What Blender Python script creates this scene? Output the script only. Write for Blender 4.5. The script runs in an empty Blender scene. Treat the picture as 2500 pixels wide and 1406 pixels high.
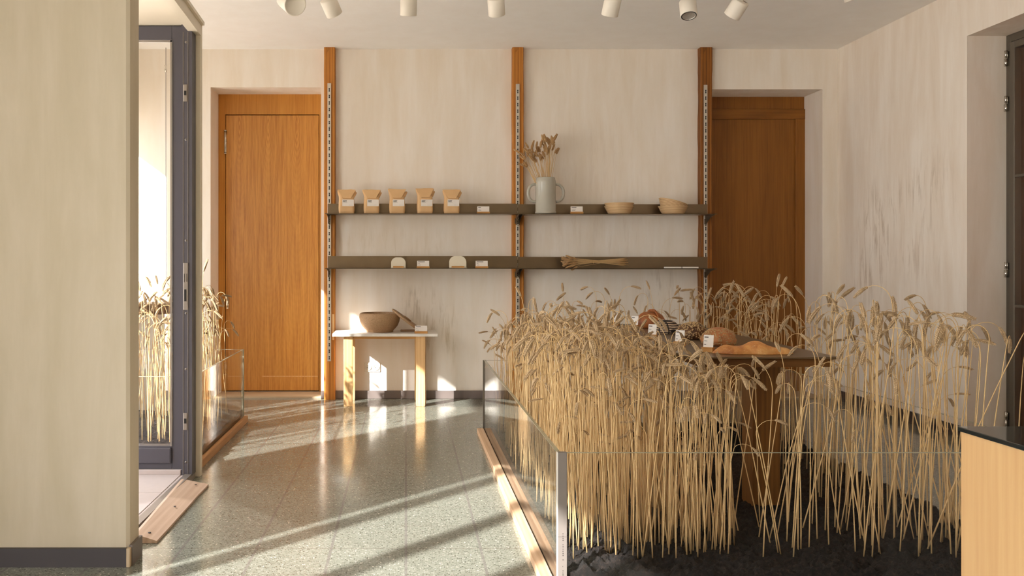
import bpy, bmesh, math, random
import numpy as np
from mathutils import Vector, Matrix, noise

random.seed(7)
scene = bpy.context.scene
COL = scene.collection
R = math.radians

# ------------------------------------------------------------------ camera
F, CX, CY, H = 2150.0, 991.0, 640.0, 1.15       # focal length (px), principal point, eye height
cam_d = bpy.data.cameras.new('camera')
cam = bpy.data.objects.new('camera', cam_d)
COL.objects.link(cam)
cam.location = (0, 0, H)
cam.rotation_euler = (R(90), 0, 0)
cam_d.sensor_width = 36
cam_d.lens = F / 2500 * 36
cam_d.shift_x = (1250 - CX) / 2500
cam_d.shift_y = -(703 - CY) / 2500
cam_d.clip_start = 0.05
scene.camera = cam

# ------------------------------------------------------------------ sky, sun, exposure
w = bpy.data.worlds.new('world')
scene.world = w
w.use_nodes = True
bg = w.node_tree.nodes['Background']
bg.inputs[0].default_value = (0.95, 0.97, 1.0, 1)
bg.inputs[1].default_value = 8.7
SUN_DIR = Vector((0.95, 1.0, -0.70)).normalized()
sl = bpy.data.lights.new('sun', 'SUN')
sl.energy = 19.5
sl.color = (1.0, 0.99, 0.97)
sl.angle = R(0.8)
sun = bpy.data.objects.new('sun', sl)
sun.rotation_euler = SUN_DIR.to_track_quat('-Z', 'Y').to_euler()
sun.location = (-6, -6, 6)
COL.objects.link(sun)
vs = scene.view_settings
vs.view_transform = 'Standard'
vs.look = 'None'
vs.exposure = -0.23
vs.gamma = 1.0
vs.use_curve_mapping = False
cy = scene.cycles
cy.use_denoising = True
cy.max_bounces = 14
cy.diffuse_bounces = 10
cy.glossy_bounces = 4
cy.transparent_max_bounces = 24
cy.sample_clamp_indirect = 6
cy.caustics_reflective = True
cy.blur_glossy = 0.3
cy.caustics_refractive = False


def portal(loc, rot, sx, sy):
    l = bpy.data.lights.new('sky_opening', 'AREA')
    l.shape = 'RECTANGLE'
    l.size, l.size_y = sx, sy
    l.cycles.is_portal = True
    o = bpy.data.objects.new('sky_opening', l)
    o.location, o.rotation_euler = loc, rot
    COL.objects.link(o)


XF = -2.6                                        # street facade
for (y0, y1, z0, z1) in ((-2.5, 1.60, 0.1, 2.62), (3.47, 4.45, 0.0, 2.32), (4.58, 5.53, 0.1, 2.32), (6.82, 7.3, 0.1, 2.32)):
    portal((XF - 0.06, (y0 + y1) / 2, (z0 + z1) / 2), (0, R(-90), 0), z1 - z0, y1 - y0)


# low sun thrown back into the room by the porch's glass screen (mirror image of the sun in the pane)
gl_d = bpy.data.lights.new('porch_glass_reflection', 'AREA')
gl_d.shape = 'RECTANGLE'
gl_d.size, gl_d.size_y = 0.9, 1.1
gl_d.spread = R(2.5)
gl_d.energy = 3.0
gl_d.color = (1.0, 0.94, 0.93)
gl_o = bpy.data.objects.new('porch_glass_reflection', gl_d)
_d = Vector((0.95, -1.0, -0.70)).normalized()
_u = Vector((1, 0.95, 0)).normalized()
_v = _u.cross(_d)
gl_o.matrix_world = Matrix(((_u.x, _v.x, -_d.x, -1.47), (_u.y, _v.y, -_d.y, 4.248), (_u.z, _v.z, -_d.z, 0.80), (0, 0, 0, 1)))
COL.objects.link(gl_o)


# ------------------------------------------------------------------ helpers
def P(px, py, Y):
    return Vector(((px - CX) * Y / F, Y, H - (py - CY) * Y / F))


def lin(r, g, b):
    def f(c):
        c /= 255.0
        return c / 12.92 if c <= 0.04045 else ((c + 0.055) / 1.055) ** 2.4
    return (f(r), f(g), f(b), 1)


class MB:
    """collects geometry for one mesh"""
    def __init__(s):
        s.v, s.f, s.smooth = [], [], []

    def add(s, v, f, smooth=False):
        n = len(s.v)
        s.v += [tuple(x) for x in v]
        s.f += [tuple(i + n for i in q) for q in f]
        s.smooth += [smooth] * len(f)
        return s

    def box(s, x0, x1, y0, y1, z0, z1, M=None):
        v = [Vector((x, y, z)) for z in (z0, z1) for y in (y0, y1) for x in (x0, x1)]
        if M:
            v = [M @ a for a in v]
        return s.add(v, [(0, 2, 3, 1), (4, 5, 7, 6), (0, 1, 5, 4), (1, 3, 7, 5), (3, 2, 6, 7), (2, 0, 4, 6)])

    def bbox(s, x0, x1, y0, y1, z0, z1, b, M=None, seg=2):
        bm = bmesh.new()
        bmesh.ops.create_cube(bm, size=1)
        for q in bm.verts:
            q.co = Vector(((x0 + x1) / 2 + q.co.x * (x1 - x0), (y0 + y1) / 2 + q.co.y * (y1 - y0), (z0 + z1) / 2 + q.co.z * (z1 - z0)))
        bmesh.ops.bevel(bm, geom=bm.edges[:] + bm.verts[:], offset=b, segments=seg, affect='EDGES', profile=0.5)
        bm.verts.index_update()
        v = [(M @ q.co) if M else q.co.copy() for q in bm.verts]
        f = [tuple(q.index for q in fc.verts) for fc in bm.faces]
        bm.free()
        return s.add(v, f, False)

    def tube(s, pts, rad, n=8, cap=True, smooth=True):
        pts = [Vector(p) for p in pts]
        rad = rad if isinstance(rad, (list, tuple)) else [rad] * len(pts)
        v, f = [], []
        t0 = (pts[1] - pts[0]).normalized()
        u = t0.orthogonal().normalized()
        for i, p in enumerate(pts):
            a, b = pts[max(i - 1, 0)], pts[min(i + 1, len(pts) - 1)]
            t = (b - a).normalized()
            u = (u - t * u.dot(t)).normalized()
            w2 = t.cross(u)
            for k in range(n):
                an = 2 * math.pi * k / n
                v.append(p + (u * math.cos(an) + w2 * math.sin(an)) * rad[i])
        for i in range(len(pts) - 1):
            for k in range(n):
                k2 = (k + 1) % n
                f.append((i * n + k, i * n + k2, (i + 1) * n + k2, (i + 1) * n + k))
        if cap:
            f.append(tuple(reversed(range(n))))
            f.append(tuple(range((len(pts) - 1) * n, len(pts) * n)))
        return s.add(v, f, smooth)

    def lathe(s, prof, n=48, M=None, smooth=True, caps=True):
        v, f = [], []
        for (r, z) in prof:
            for k in range(n):
                a = 2 * math.pi * k / n
                q = Vector((r * math.cos(a), r * math.sin(a), z))
                v.append((M @ q) if M else q)
        for i in range(len(prof) - 1):
            for k in range(n):
                k2 = (k + 1) % n
                f.append((i * n + k, i * n + k2, (i + 1) * n + k2, (i + 1) * n + k))
        if caps and prof[0][0] > 1e-5:
            f.append(tuple(reversed(range(n))))
        if caps and prof[-1][0] > 1e-5:
            f.append(tuple(range((len(prof) - 1) * n, len(prof) * n)))
        return s.add(v, f, smooth)

    def prism(s, poly, axis, a, b):
        """poly of 2D points swept along axis 'x','y' or 'z' from a to b"""
        def mk(p, t):
            return {'x': (t, p[0], p[1]), 'y': (p[0], t, p[1]), 'z': (p[0], p[1], t)}[axis]
        n = len(poly)
        v = [mk(p, a) for p in poly] + [mk(p, b) for p in poly]
        f = [tuple(range(n)), tuple(range(2 * n - 1, n - 1, -1))]
        for i in range(n):
            j = (i + 1) % n
            f.append((i, i + n, j + n, j))
        return s.add(v, f)

    def build(s, name, mat, parent=None, loc=None, bevel=0, fix=True):
        me = bpy.data.meshes.new(name)
        me.from_pydata(s.v, [], s.f)
        me.polygons.foreach_set('use_smooth', s.smooth)
        if fix:
            bm = bmesh.new()
            bm.from_mesh(me)
            bmesh.ops.recalc_face_normals(bm, faces=bm.faces[:])
            bm.to_mesh(me)
            bm.free()
        me.materials.append(mat)
        o = bpy.data.objects.new(name, me)
        COL.objects.link(o)
        if parent:
            o.parent = parent
        if loc:
            o.location = loc
        if bevel:
            m = o.modifiers.new('bevel', 'BEVEL')
            m.width, m.segments, m.limit_method = bevel, 2, 'ANGLE'
        return o


def tag(o, label=None, cat=None, group=None, kind=None):
    if label: o['label'] = label
    if cat: o['category'] = cat
    if group: o['group'] = group
    if kind: o['kind'] = kind
    return o


def empty(name, loc=(0, 0, 0), rz=0.0):
    o = bpy.data.objects.new(name, None)
    o.location = loc
    o.rotation_euler = (0, 0, rz)
    o.empty_display_size = 0.05
    COL.objects.link(o)
    return o


def struct(o, label=None):
    o['kind'] = 'structure'
    if label: o['label'] = label
    return o


def copy_tree(o, parent=None):
    c = o.copy()
    COL.objects.link(c)
    c.parent = parent
    for ch in list(o.children):
        copy_tree(ch, c)
    return c


# ------------------------------------------------------------------ materials
def new_mat(name):
    m = bpy.data.materials.new(name)
    m.use_nodes = True
    nt = m.node_tree
    return m, nt, nt.nodes['Principled BSDF']


def nd(nt, kind, **kw):
    n = nt.nodes.new(kind)
    for k, v in kw.items():
        if hasattr(n, k):
            setattr(n, k, v)
        else:
            n.inputs[k].default_value = v
    return n


def ramp(nt, fac, stops, interp='LINEAR'):
    r = nt.nodes.new('ShaderNodeValToRGB')
    r.color_ramp.interpolation = interp
    el = r.color_ramp.elements
    while len(el) < len(stops):
        el.new(0.5)
    for e, (p, c) in zip(el, stops):
        e.position = p
        e.color = c if len(c) == 4 else (*c, 1)
    nt.links.new(fac, r.inputs[0])
    return r.outputs[0]


def coords(nt, scale=(1, 1, 1), loc=(0, 0, 0), rot=(0, 0, 0)):
    tc = nt.nodes.new('ShaderNodeTexCoord')
    mp = nt.nodes.new('ShaderNodeMapping')
    mp.inputs['Scale'].default_value = scale
    mp.inputs['Location'].default_value = loc
    mp.inputs['Rotation'].default_value = rot
    nt.links.new(tc.outputs['Object'], mp.inputs[0])
    return mp.outputs[0]


def tex_noise(nt, vec, scale, detail=4, rough=0.55, dist=0.0):
    n = nt.nodes.new('ShaderNodeTexNoise')
    n.inputs['Scale'].default_value = scale
    n.inputs['Detail'].default_value = detail
    n.inputs['Roughness'].default_value = rough
    n.inputs['Distortion'].default_value = dist
    nt.links.new(vec, n.inputs['Vector'])
    return n.outputs[0]


def mixc(nt, fac, a, b, blend='MIX'):
    m = nt.nodes.new('ShaderNodeMix')
    m.data_type = 'RGBA'
    m.blend_type = blend
    for sock, val in ((m.inputs[0], fac), (m.inputs[6], a), (m.inputs[7], b)):
        if hasattr(val, 'is_linked'):
            nt.links.new(val, sock)
        else:
            sock.default_value = val
    return m.outputs[2]


def math_n(nt, op, a, b=None, clamp=False):
    m = nt.nodes.new('ShaderNodeMath')
    m.operation = op
    m.use_clamp = clamp
    for i, val in enumerate((a, b)):
        if val is None:
            continue
        if hasattr(val, 'is_linked'):
            nt.links.new(val, m.inputs[i])
        else:
            m.inputs[i].default_value = val
    return m.outputs[0]


def bump(nt, b, h, strength=0.2, dist=0.01):
    n = nt.nodes.new('ShaderNodeBump')
    n.inputs['Strength'].default_value = strength
    n.inputs['Distance'].default_value = dist
    nt.links.new(h, n.inputs['Height'])
    nt.links.new(n.outputs[0], b.inputs['Normal'])


def plain(name, col, rough=0.6, metal=0.0, var=0.0, vscale=20, spec=0.5):
    m, nt, b = new_mat(name)
    b.inputs['Roughness'].default_value = rough
    b.inputs['Metallic'].default_value = metal
    b.inputs['Specular IOR Level'].default_value = spec
    v = coords(nt)
    n = tex_noise(nt, v, vscale)
    k = 1 - var
    d = (col[0] * k, col[1] * k, col[2] * k, 1)
    nt.links.new(mixc(nt, n, d, col), b.inputs['Base Color'])
    return m


def plaster(name, base, alt, stain=None, stain_fn=None):
    """limewashed plaster with vertical brush streaks"""
    m, nt, b = new_mat(name)
    b.inputs['Roughness'].default_value = 0.85
    b.inputs['Specular IOR Level'].default_value = 0.2
    v = coords(nt, (3.2, 3.2, 0.55))
    n1 = tex_noise(nt, v, 2.2, 5, 0.6, 0.3)
    c = ramp(nt, n1, [(0.32, alt), (0.66, base)])
    v2 = coords(nt, (16, 16, 0.9))
    n2 = tex_noise(nt, v2, 2.0, 4, 0.6)
    c = mixc(nt, ramp(nt, n2, [(0.45, (0, 0, 0)), (0.75, (0.25, 0.25, 0.25))]), c, alt)
    if stain_fn:
        for (cx, cy_, cz, rx, rz, col, amt) in stain_fn:
            # a soft patch of wash stain: streaky noise inside an ellipsoid
            tc = coords(nt, (1 / rx, 1 / rx, 1 / rz), (-cx / rx, -cy_ / rx, -cz / rz))
            ln = nt.nodes.new('ShaderNodeVectorMath')
            ln.operation = 'LENGTH'
            nt.links.new(tc, ln.inputs[0])
            fall = ramp(nt, ln.outputs['Value'], [(0.25, (1, 1, 1)), (1.0, (0, 0, 0))])
            st = tex_noise(nt, coords(nt, (26, 26, 3.0)), 1.0, 5, 0.65, 0.4)
            st = ramp(nt, st, [(0.50, (0, 0, 0)), (0.68, (1, 1, 1))])
            fac = math_n(nt, 'MULTIPLY', math_n(nt, 'MULTIPLY', fall, st), amt)
            c = mixc(nt, fac, c, col)
    nt.links.new(c, b.inputs['Base Color'])
    bump(nt, b, n2, 0.12, 0.004)
    return m


def wood(name, light, dark, axis='z', rough=0.45, scale=1.0, knots=0.0, figure=0.5):
    """fine straight grain running along axis"""
    m, nt, b = new_mat(name)
    b.inputs['Roughness'].default_value = rough
    b.inputs['Specular IOR Level'].default_value = 0.35
    s = {'z': (42, 42, 1.6), 'x': (1.6, 42, 42), 'y': (42, 1.6, 42)}[axis]
    s = tuple(a * scale for a in s)
    v = coords(nt, s)
    n = tex_noise(nt, v, 1.6, 5, 0.65, 0.25)
    s2 = {'z': (9, 9, 0.7), 'x': (0.7, 9, 9), 'y': (9, 0.7, 9)}[axis]
    n2 = tex_noise(nt, coords(nt, tuple(a * scale for a in s2)), 1.0, 3, 0.5, 0.6)
    wv = nt.nodes.new('ShaderNodeTexWave')
    wv.inputs['Scale'].default_value = 1.0
    wv.inputs['Distortion'].default_value = 6.0
    wv.inputs['Detail'].default_value = 3
    wv.inputs['Detail Scale'].default_value = 0.8
    s3 = {'z': (14, 14, 0.55), 'x': (0.55, 14, 14), 'y': (14, 0.55, 14)}[axis]
    nt.links.new(coords(nt, tuple(a * scale for a in s3)), wv.inputs['Vector'])
    f = math_n(nt, 'ADD', math_n(nt, 'MULTIPLY', n, 0.6), math_n(nt, 'MULTIPLY', n2, 0.4))
    f = math_n(nt, 'ADD', math_n(nt, 'MULTIPLY', f, 1 - 0.3 * figure), math_n(nt, 'MULTIPLY', wv.outputs[0], 0.3 * figure))
    c = ramp(nt, f, [(0.30, dark), (0.62, light)])
    if knots:
        kv = {'z': (9, 9, 3.2), 'x': (3.2, 9, 9), 'y': (9, 3.2, 9)}[axis]
        kn = tex_noise(nt, coords(nt, kv), 0.9, 3, 0.6, 0.8)
        kf = ramp(nt, kn, [(0.60, (0, 0, 0)), (0.72, (knots, knots, knots))])
        c = mixc(nt, kf, c, (0.045, 0.014, 0.005, 1))
    nt.links.new(c, b.inputs['Base Color'])
    bump(nt, b, f, 0.1, 0.002)
    return m


def glass(name, tint=(1, 1, 1, 1), ior=1.5):
    m, nt, b = new_mat(name)
    nt.nodes.remove(b)
    tr = nd(nt, 'ShaderNodeBsdfTransparent')
    tr.inputs[0].default_value = tint
    gl = nd(nt, 'ShaderNodeBsdfGlossy')
    gl.inputs['Roughness'].default_value = 0.0
    fr = nd(nt, 'ShaderNodeFresnel')
    geo = nd(nt, 'ShaderNodeNewGeometry')
    mr = nd(nt, 'ShaderNodeMapRange')
    mr.inputs[3].default_value = ior
    mr.inputs[4].default_value = 1 / ior
    nt.links.new(geo.outputs['Backfacing'], mr.inputs[0])
    nt.links.new(mr.outputs[0], fr.inputs[0])
    mx = nd(nt, 'ShaderNodeMixShader')
    nt.links.new(fr.outputs[0], mx.inputs[0])
    nt.links.new(tr.outputs[0], mx.inputs[1])
    nt.links.new(gl.outputs[0], mx.inputs[2])
    nt.links.new(mx.outputs[0], nt.nodes['Material Output'].inputs[0])
    return m


OLIVE = lin(150, 130, 85)
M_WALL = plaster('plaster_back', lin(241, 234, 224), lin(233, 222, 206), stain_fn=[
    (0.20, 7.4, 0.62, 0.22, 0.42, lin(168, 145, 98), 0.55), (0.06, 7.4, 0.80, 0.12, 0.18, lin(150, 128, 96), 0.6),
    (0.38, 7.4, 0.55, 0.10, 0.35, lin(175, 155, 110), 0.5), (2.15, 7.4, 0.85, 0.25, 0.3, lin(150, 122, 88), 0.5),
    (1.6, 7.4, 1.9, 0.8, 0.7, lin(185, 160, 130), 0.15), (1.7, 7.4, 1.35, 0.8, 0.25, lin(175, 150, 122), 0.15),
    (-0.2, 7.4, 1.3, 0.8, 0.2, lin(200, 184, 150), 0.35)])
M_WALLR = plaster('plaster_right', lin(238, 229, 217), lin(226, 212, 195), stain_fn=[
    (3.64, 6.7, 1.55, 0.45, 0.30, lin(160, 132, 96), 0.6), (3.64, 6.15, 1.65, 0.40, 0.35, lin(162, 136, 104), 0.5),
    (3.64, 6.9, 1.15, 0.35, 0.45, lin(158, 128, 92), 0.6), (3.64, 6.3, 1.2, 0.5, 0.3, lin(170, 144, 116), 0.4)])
M_WALLL = plaster('plaster_porch', lin(206, 194, 174), lin(192, 180, 156))
M_CEIL = plaster('ceiling_paint', lin(246, 244, 241), lin(243, 240, 236))
M_WHITE = plain('white_gloss_paint', lin(228, 222, 212), 0.35, var=0.05)
M_CREAM = plain('cream_gloss_paint', lin(228, 217, 196), 0.4, var=0.08, vscale=6)
M_OAK = wood('oak_veneer', lin(206, 144, 62), lin(178, 114, 40), 'z', 0.42, figure=0.12)
M_OAKX = wood('oak_veneer_lying', lin(204, 142, 60), lin(174, 110, 38), 'x', 0.42)
M_OAKD = wood('shaded_oak_veneer', lin(150, 96, 36), lin(122, 72, 22), 'z', 0.45, figure=0.12)  # right door's oak, with the shade of its niche put into the colour
M_OAK_SHADEX = wood('shaded_oak_veneer_lying', lin(148, 94, 34), lin(116, 68, 20), 'x', 0.45)
M_BEAM = wood('old_beam_wood', lin(200, 134, 58), lin(152, 90, 32), 'z', 0.6, 0.9, knots=0.75)
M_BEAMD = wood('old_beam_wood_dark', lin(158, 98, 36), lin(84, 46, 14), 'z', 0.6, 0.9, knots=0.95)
M_BENCH = wood('pine_leg', lin(224, 182, 128), lin(200, 150, 94), 'z', 0.55, 0.8)
M_BENCHX = wood('pine_rail', lin(212, 162, 100), lin(184, 128, 68), 'x', 0.55, 0.8)
M_PLANKY = wood('pine_plank', lin(216, 184, 150), lin(190, 150, 114), 'y', 0.6, 0.8)
M_PLANKO = wood('orange_pine_plank', lin(206, 158, 108), lin(172, 120, 72), 'y', 0.6, 0.8)
M_RAMP = wood('worn_ramp_wood', lin(202, 178, 158), lin(178, 150, 128), 'y', 0.65, 0.8)
M_COUNTER = wood('light_oak_counter', lin(196, 158, 108), lin(182, 140, 92), 'z', 0.45, 1.1, figure=0.3)
M_TABLED = wood('dark_oak_table', lin(116, 74, 30), lin(84, 50, 17), 'x', 0.5)
M_TABLEDZ = wood('dark_oak_pedestal', lin(128, 84, 36), lin(96, 58, 20), 'z', 0.5)
M_BLOCK = wood('beech_block', lin(206, 156, 92), lin(180, 126, 66), 'x', 0.55, 2.0)
M_SHUTTER = plain('brown_shutter', lin(168, 100, 40), 0.5, var=0.2, vscale=3)
M_STEEL = plain('brushed_steel', lin(136, 119, 97), 0.34, 1.0, var=0.2, vscale=9)
M_STEELD = plain('bracket_steel', lin(110, 98, 82), 0.4, 1.0, var=0.1)
M_RAIL = plain('rail_aluminium', lin(214, 206, 192), 0.4, 0.6, var=0.08)
M_BLACK = plain('black_slot', (0.006, 0.005, 0.005, 1), 0.7)
M_FRAME = plain('anthracite_frame', lin(80, 78, 88), 0.42, var=0.12, vscale=4)
M_SKIRT = plain('grey_baseboard', lin(120, 108, 102), 0.4, var=0.2, vscale=7)
M_SKIRTD = plain('dark_baseboard', lin(58, 50, 50), 0.45, var=0.2, vscale=7)
M_STONE = plain('threshold_stone', lin(196, 172, 140), 0.5, var=0.15, vscale=14)
M_CHROME = plain('chrome', lin(210, 205, 196), 0.22, 1.0, var=0.05)
M_GREYSTEEL = plain('grey_steel_frame', lin(120, 112, 100), 0.4, 0.7, var=0.2, vscale=5)
M_ALU = plain('aluminium_profile', lin(152, 144, 138), 0.42, 0.5, var=0.15, vscale=10)
M_POST = plain('dull_metal_post', lin(128, 119, 112), 0.6, 0.2, var=0.15, vscale=10)
M_GLASS = glass('clear_glass')
M_GLASSB = glass('porch_glass')
M_GLASSF = glass('low_reflection_glass', ior=1.3)
M_GLASSD = plain('dark_glass_top', (0.012, 0.014, 0.013, 1), 0.05, spec=0.8)
M_EDGE = plain('glass_edge', lin(160, 158, 136), 0.2, var=0.08)
M_PAPER = plain('white_card', lin(236, 230, 222), 0.7, var=0.03)
M_INK = plain('ink', lin(70, 62, 58), 0.8)
M_INKB = plain('black_ink', lin(28, 26, 26), 0.8)
M_KRAFT = plain('kraft_paper', lin(224, 184, 134), 0.75, var=0.12, vscale=26)
M_STONEWARE = plain('grey_glaze', lin(182, 178, 164), 0.22, var=0.06, vscale=8)
M_SPOT = plain('spotlight_enamel', lin(236, 228, 214), 0.45, var=0.03)
M_SPOTIN = plain('spotlight_reflector', lin(232, 224, 214), 0.3, 0.55, var=0.4, vscale=90)
M_TILE = plain('porch_tile', lin(196, 184, 182), 0.6, var=0.12, vscale=30)
M_SCRAPER = plain('cream_plastic', lin(226, 218, 196), 0.4, var=0.03)
M_SOCKET = plain('socket_plastic', lin(232, 222, 204), 0.35, var=0.03)
M_PAVE = plain('street_paving', lin(225, 216, 204), 0.8, var=0.1, vscale=3)
M_STEM = wood('wheat_stem', lin(225, 194, 142), lin(194, 156, 104), 'z', 0.6, 0.5, figure=0.2)
M_EAR = plain('wheat_ear', lin(210, 178, 136), 0.7, var=0.55, vscale=70)
M_EARB = plain('browned_wheat_ear', lin(216, 174, 120), 0.7, var=0.45, vscale=70)


def mat_soil():
    m, nt, b = new_mat('dark_soil')
    b.inputs['Roughness'].default_value = 0.95
    v = coords(nt)
    n = tex_noise(nt, v, 48, 8, 0.72)
    c = ramp(nt, n, [(0.32, lin(8, 5, 4)), (0.54, lin(31, 22, 17)), (0.72, lin(74, 56, 46))])
    vo = nd(nt, 'ShaderNodeTexVoronoi')
    vo.inputs['Scale'].default_value = 70
    nt.links.new(v, vo.inputs['Vector'])
    fl = ramp(nt, vo.outputs['Distance'], [(0.0, (1, 1, 1)), (0.10, (0, 0, 0))])
    sel = tex_noise(nt, v, 22, 2)
    sel = ramp(nt, sel, [(0.60, (0, 0, 0)), (0.64, (1, 1, 1))])
    c = mixc(nt, math_n(nt, 'MULTIPLY', fl, sel), c, lin(190, 165, 135))
    nt.links.new(c, b.inputs['Base Color'])
    bump(nt, b, n, 1.0, 0.02)
    return m


def mat_terrazzo():
    m, nt, b = new_mat('terrazzo')
    v = coords(nt)
    vo = nd(nt, 'ShaderNodeTexVoronoi')
    vo.inputs['Scale'].default_value = 145
    nt.links.new(v, vo.inputs['Vector'])
    sep = nd(nt, 'ShaderNodeSeparateColor')
    nt.links.new(vo.outputs['Color'], sep.inputs[0])
    chip = ramp(nt, sep.outputs[0], [(0.0, lin(70, 72, 60)), (0.16, lin(104, 107, 94)), (0.42, lin(130, 133, 121)),
                                     (0.72, lin(149, 150, 139)), (0.90, lin(172, 170, 159)), (0.985, lin(232, 224, 206))], 'CONSTANT')
    edge = ramp(nt, vo.outputs['Distance'], [(0.30, (0, 0, 0)), (0.62, (1, 1, 1))])
    c = mixc(nt, edge, chip, lin(131, 133, 121))
    big = tex_noise(nt, v, 1.3, 3)
    c = mixc(nt, ramp(nt, big, [(0.35, (0, 0, 0)), (0.75, (0.35, 0.35, 0.35))]), c, lin(126, 120, 107))
    # tile joints on a 30 cm grid
    xyz = nd(nt, 'ShaderNodeSeparateXYZ')
    nt.links.new(v, xyz.inputs[0])

    def joint(sock, off, width):
        a = math_n(nt, 'ADD', sock, off)
        a = math_n(nt, 'DIVIDE', a, 0.30)
        a = math_n(nt, 'FRACT', a)
        a = math_n(nt, 'SUBTRACT', a, 0.5)
        a = math_n(nt, 'ABSOLUTE', a)
        return math_n(nt, 'LESS_THAN', a, width / 0.30)
    jx = joint(xyz.outputs[0], 30.15, 0.0055)
    jy = joint(xyz.outputs[1], 29.91, 0.0018)
    c = mixc(nt, math_n(nt, 'MULTIPLY', jx, 0.55), c, lin(110, 103, 100))
    c = mixc(nt, math_n(nt, 'MULTIPLY', jy, 0.7), c, lin(92, 78, 66))
    nt.links.new(c, b.inputs['Base Color'])
    rn = tex_noise(nt, v, 2.5, 4)
    nt.links.new(ramp(nt, rn, [(0.3, (0.09,) * 3), (0.7, (0.19,) * 3)]), b.inputs['Roughness'])
    b.inputs['Specular IOR Level'].default_value = 0.75
    bump(nt, b, tex_noise(nt, v, 9, 3), 0.03, 0.003)
    return m


def mat_marble():
    m, nt, b = new_mat('white_marble')
    b.inputs['Roughness'].default_value = 0.4
    v = coords(nt)
    n = tex_noise(nt, v, 5, 6, 0.6, 1.2)
    c = ramp(nt, n, [(0.30, lin(206, 196, 186)), (0.5, lin(230, 224, 214)), (0.75, lin(236, 230, 222))])
    nt.links.new(c, b.inputs['Base Color'])
    return m


def mat_clay():
    m, nt, b = new_mat('speckled_clay')
    b.inputs['Roughness'].default_value = 0.65
    v = coords(nt)
    n = tex_noise(nt, v, 260, 3, 0.7)
    c = ramp(nt, n, [(0.36, lin(136, 106, 74)), (0.52, lin(172, 138, 102)), (0.7, lin(188, 154, 116))])
    nt.links.new(c, b.inputs['Base Color'])
    bump(nt, b, n, 0.1, 0.001)
    return m


def mat_rattan():
    m, nt, b = new_mat('proofing_cane')
    b.inputs['Roughness'].default_value = 0.6
    xyz = nd(nt, 'ShaderNodeSeparateXYZ')
    nt.links.new(coords(nt), xyz.inputs[0])
    a = math_n(nt, 'FRACT', math_n(nt, 'DIVIDE', xyz.outputs[2], 0.0085))
    a = math_n(nt, 'ABSOLUTE', math_n(nt, 'SUBTRACT', a, 0.5))
    c = ramp(nt, a, [(0.30, lin(226, 196, 152)), (0.44, lin(176, 130, 80)), (0.5, lin(120, 78, 40))])
    nt.links.new(c, b.inputs['Base Color'])
    return m


def mat_bread(name, stops, scale=14, dust=None):
    m, nt, b = new_mat(name)
    b.inputs['Roughness'].default_value = 0.55
    v = coords(nt)
    n = tex_noise(nt, v, scale, 5, 0.65, 0.4)
    c = ramp(nt, n, stops)
    if dust:
        d = tex_noise(nt, v, scale * 9, 3, 0.7)
        c = mixc(nt, ramp(nt, d, [(0.58, (0, 0, 0)), (0.74, (0.6, 0.6, 0.6))]), c, dust)
    nt.links.new(c, b.inputs['Base Color'])
    bump(nt, b, tex_noise(nt, v, scale * 6, 4, 0.7), 0.35, 0.004)
    return m


def mat_striped_loaf():
    m, nt, b = new_mat('floured_dark_crust')
    b.inputs['Roughness'].default_value = 0.8
    xyz = nd(nt, 'ShaderNodeSeparateXYZ')
    v = coords(nt)
    nt.links.new(v, xyz.inputs[0])
    n = tex_noise(nt, v, 20, 3)
    zz = math_n(nt, 'ADD', xyz.outputs[2], math_n(nt, 'MULTIPLY', n, 0.012))
    a = math_n(nt, 'FRACT', math_n(nt, 'DIVIDE', zz, 0.0125))
    a = math_n(nt, 'ABSOLUTE', math_n(nt, 'SUBTRACT', a, 0.5))
    c = ramp(nt, a, [(0.22, lin(196, 172, 146)), (0.30, lin(48, 30, 20))])
    cr = nd(nt, 'ShaderNodeTexVoronoi', feature='DISTANCE_TO_EDGE')
    cr.inputs['Scale'].default_value = 13
    nt.links.new(v, cr.inputs['Vector'])
    c = mixc(nt, ramp(nt, cr.outputs[0], [(0.03, (1, 1, 1)), (0.07, (0, 0, 0))]), c, lin(30, 18, 12))
    nt.links.new(c, b.inputs['Base Color'])
    return m


M_SOIL = mat_soil()
M_TERR = mat_terrazzo()
M_MARBLE = mat_marble()
M_CLAY = mat_clay()
M_RATTAN = mat_rattan()
M_BOULE = mat_bread('brown_crust', [(0.3, lin(92, 46, 14)), (0.5, lin(152, 84, 30)), (0.7, lin(180, 110, 48))], 9, lin(206, 160, 104))
M_STRIPE = mat_striped_loaf()
M_DARKCRUST = mat_bread('dark_crust', [(0.3, lin(52, 28, 12)), (0.6, lin(104, 62, 28))], 16)
M_ROSYCRUST = mat_bread('rosy_crust', [(0.3, lin(140, 80, 38)), (0.6, lin(192, 128, 78))], 12)
M_FLAT = mat_bread('flat_loaf_crust', [(0.28, lin(150, 80, 30)), (0.5, lin(204, 140, 74)), (0.72, lin(222, 172, 106))], 11, lin(234, 200, 150))
M_SEED = plain('seed', lin(206, 172, 122), 0.6, var=0.45, vscale=140)

# ------------------------------------------------------------------ room shell
YB, ZC = 7.43, 2.947            # back wall, ceiling
XR = 3.642                      # right wall
YF = -3.2                       # wall behind the viewer
struct(MB().box(XF - 0.05, XR + 0.6, YF - 0.2, YB + 0.5, -0.12, 0).build('floor', M_TERR))
struct(MB().box(XF - 0.05, XR + 0.6, YF - 0.2, YB + 0.5, ZC, ZC + 0.15).build('ceiling', M_CEIL))

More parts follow.
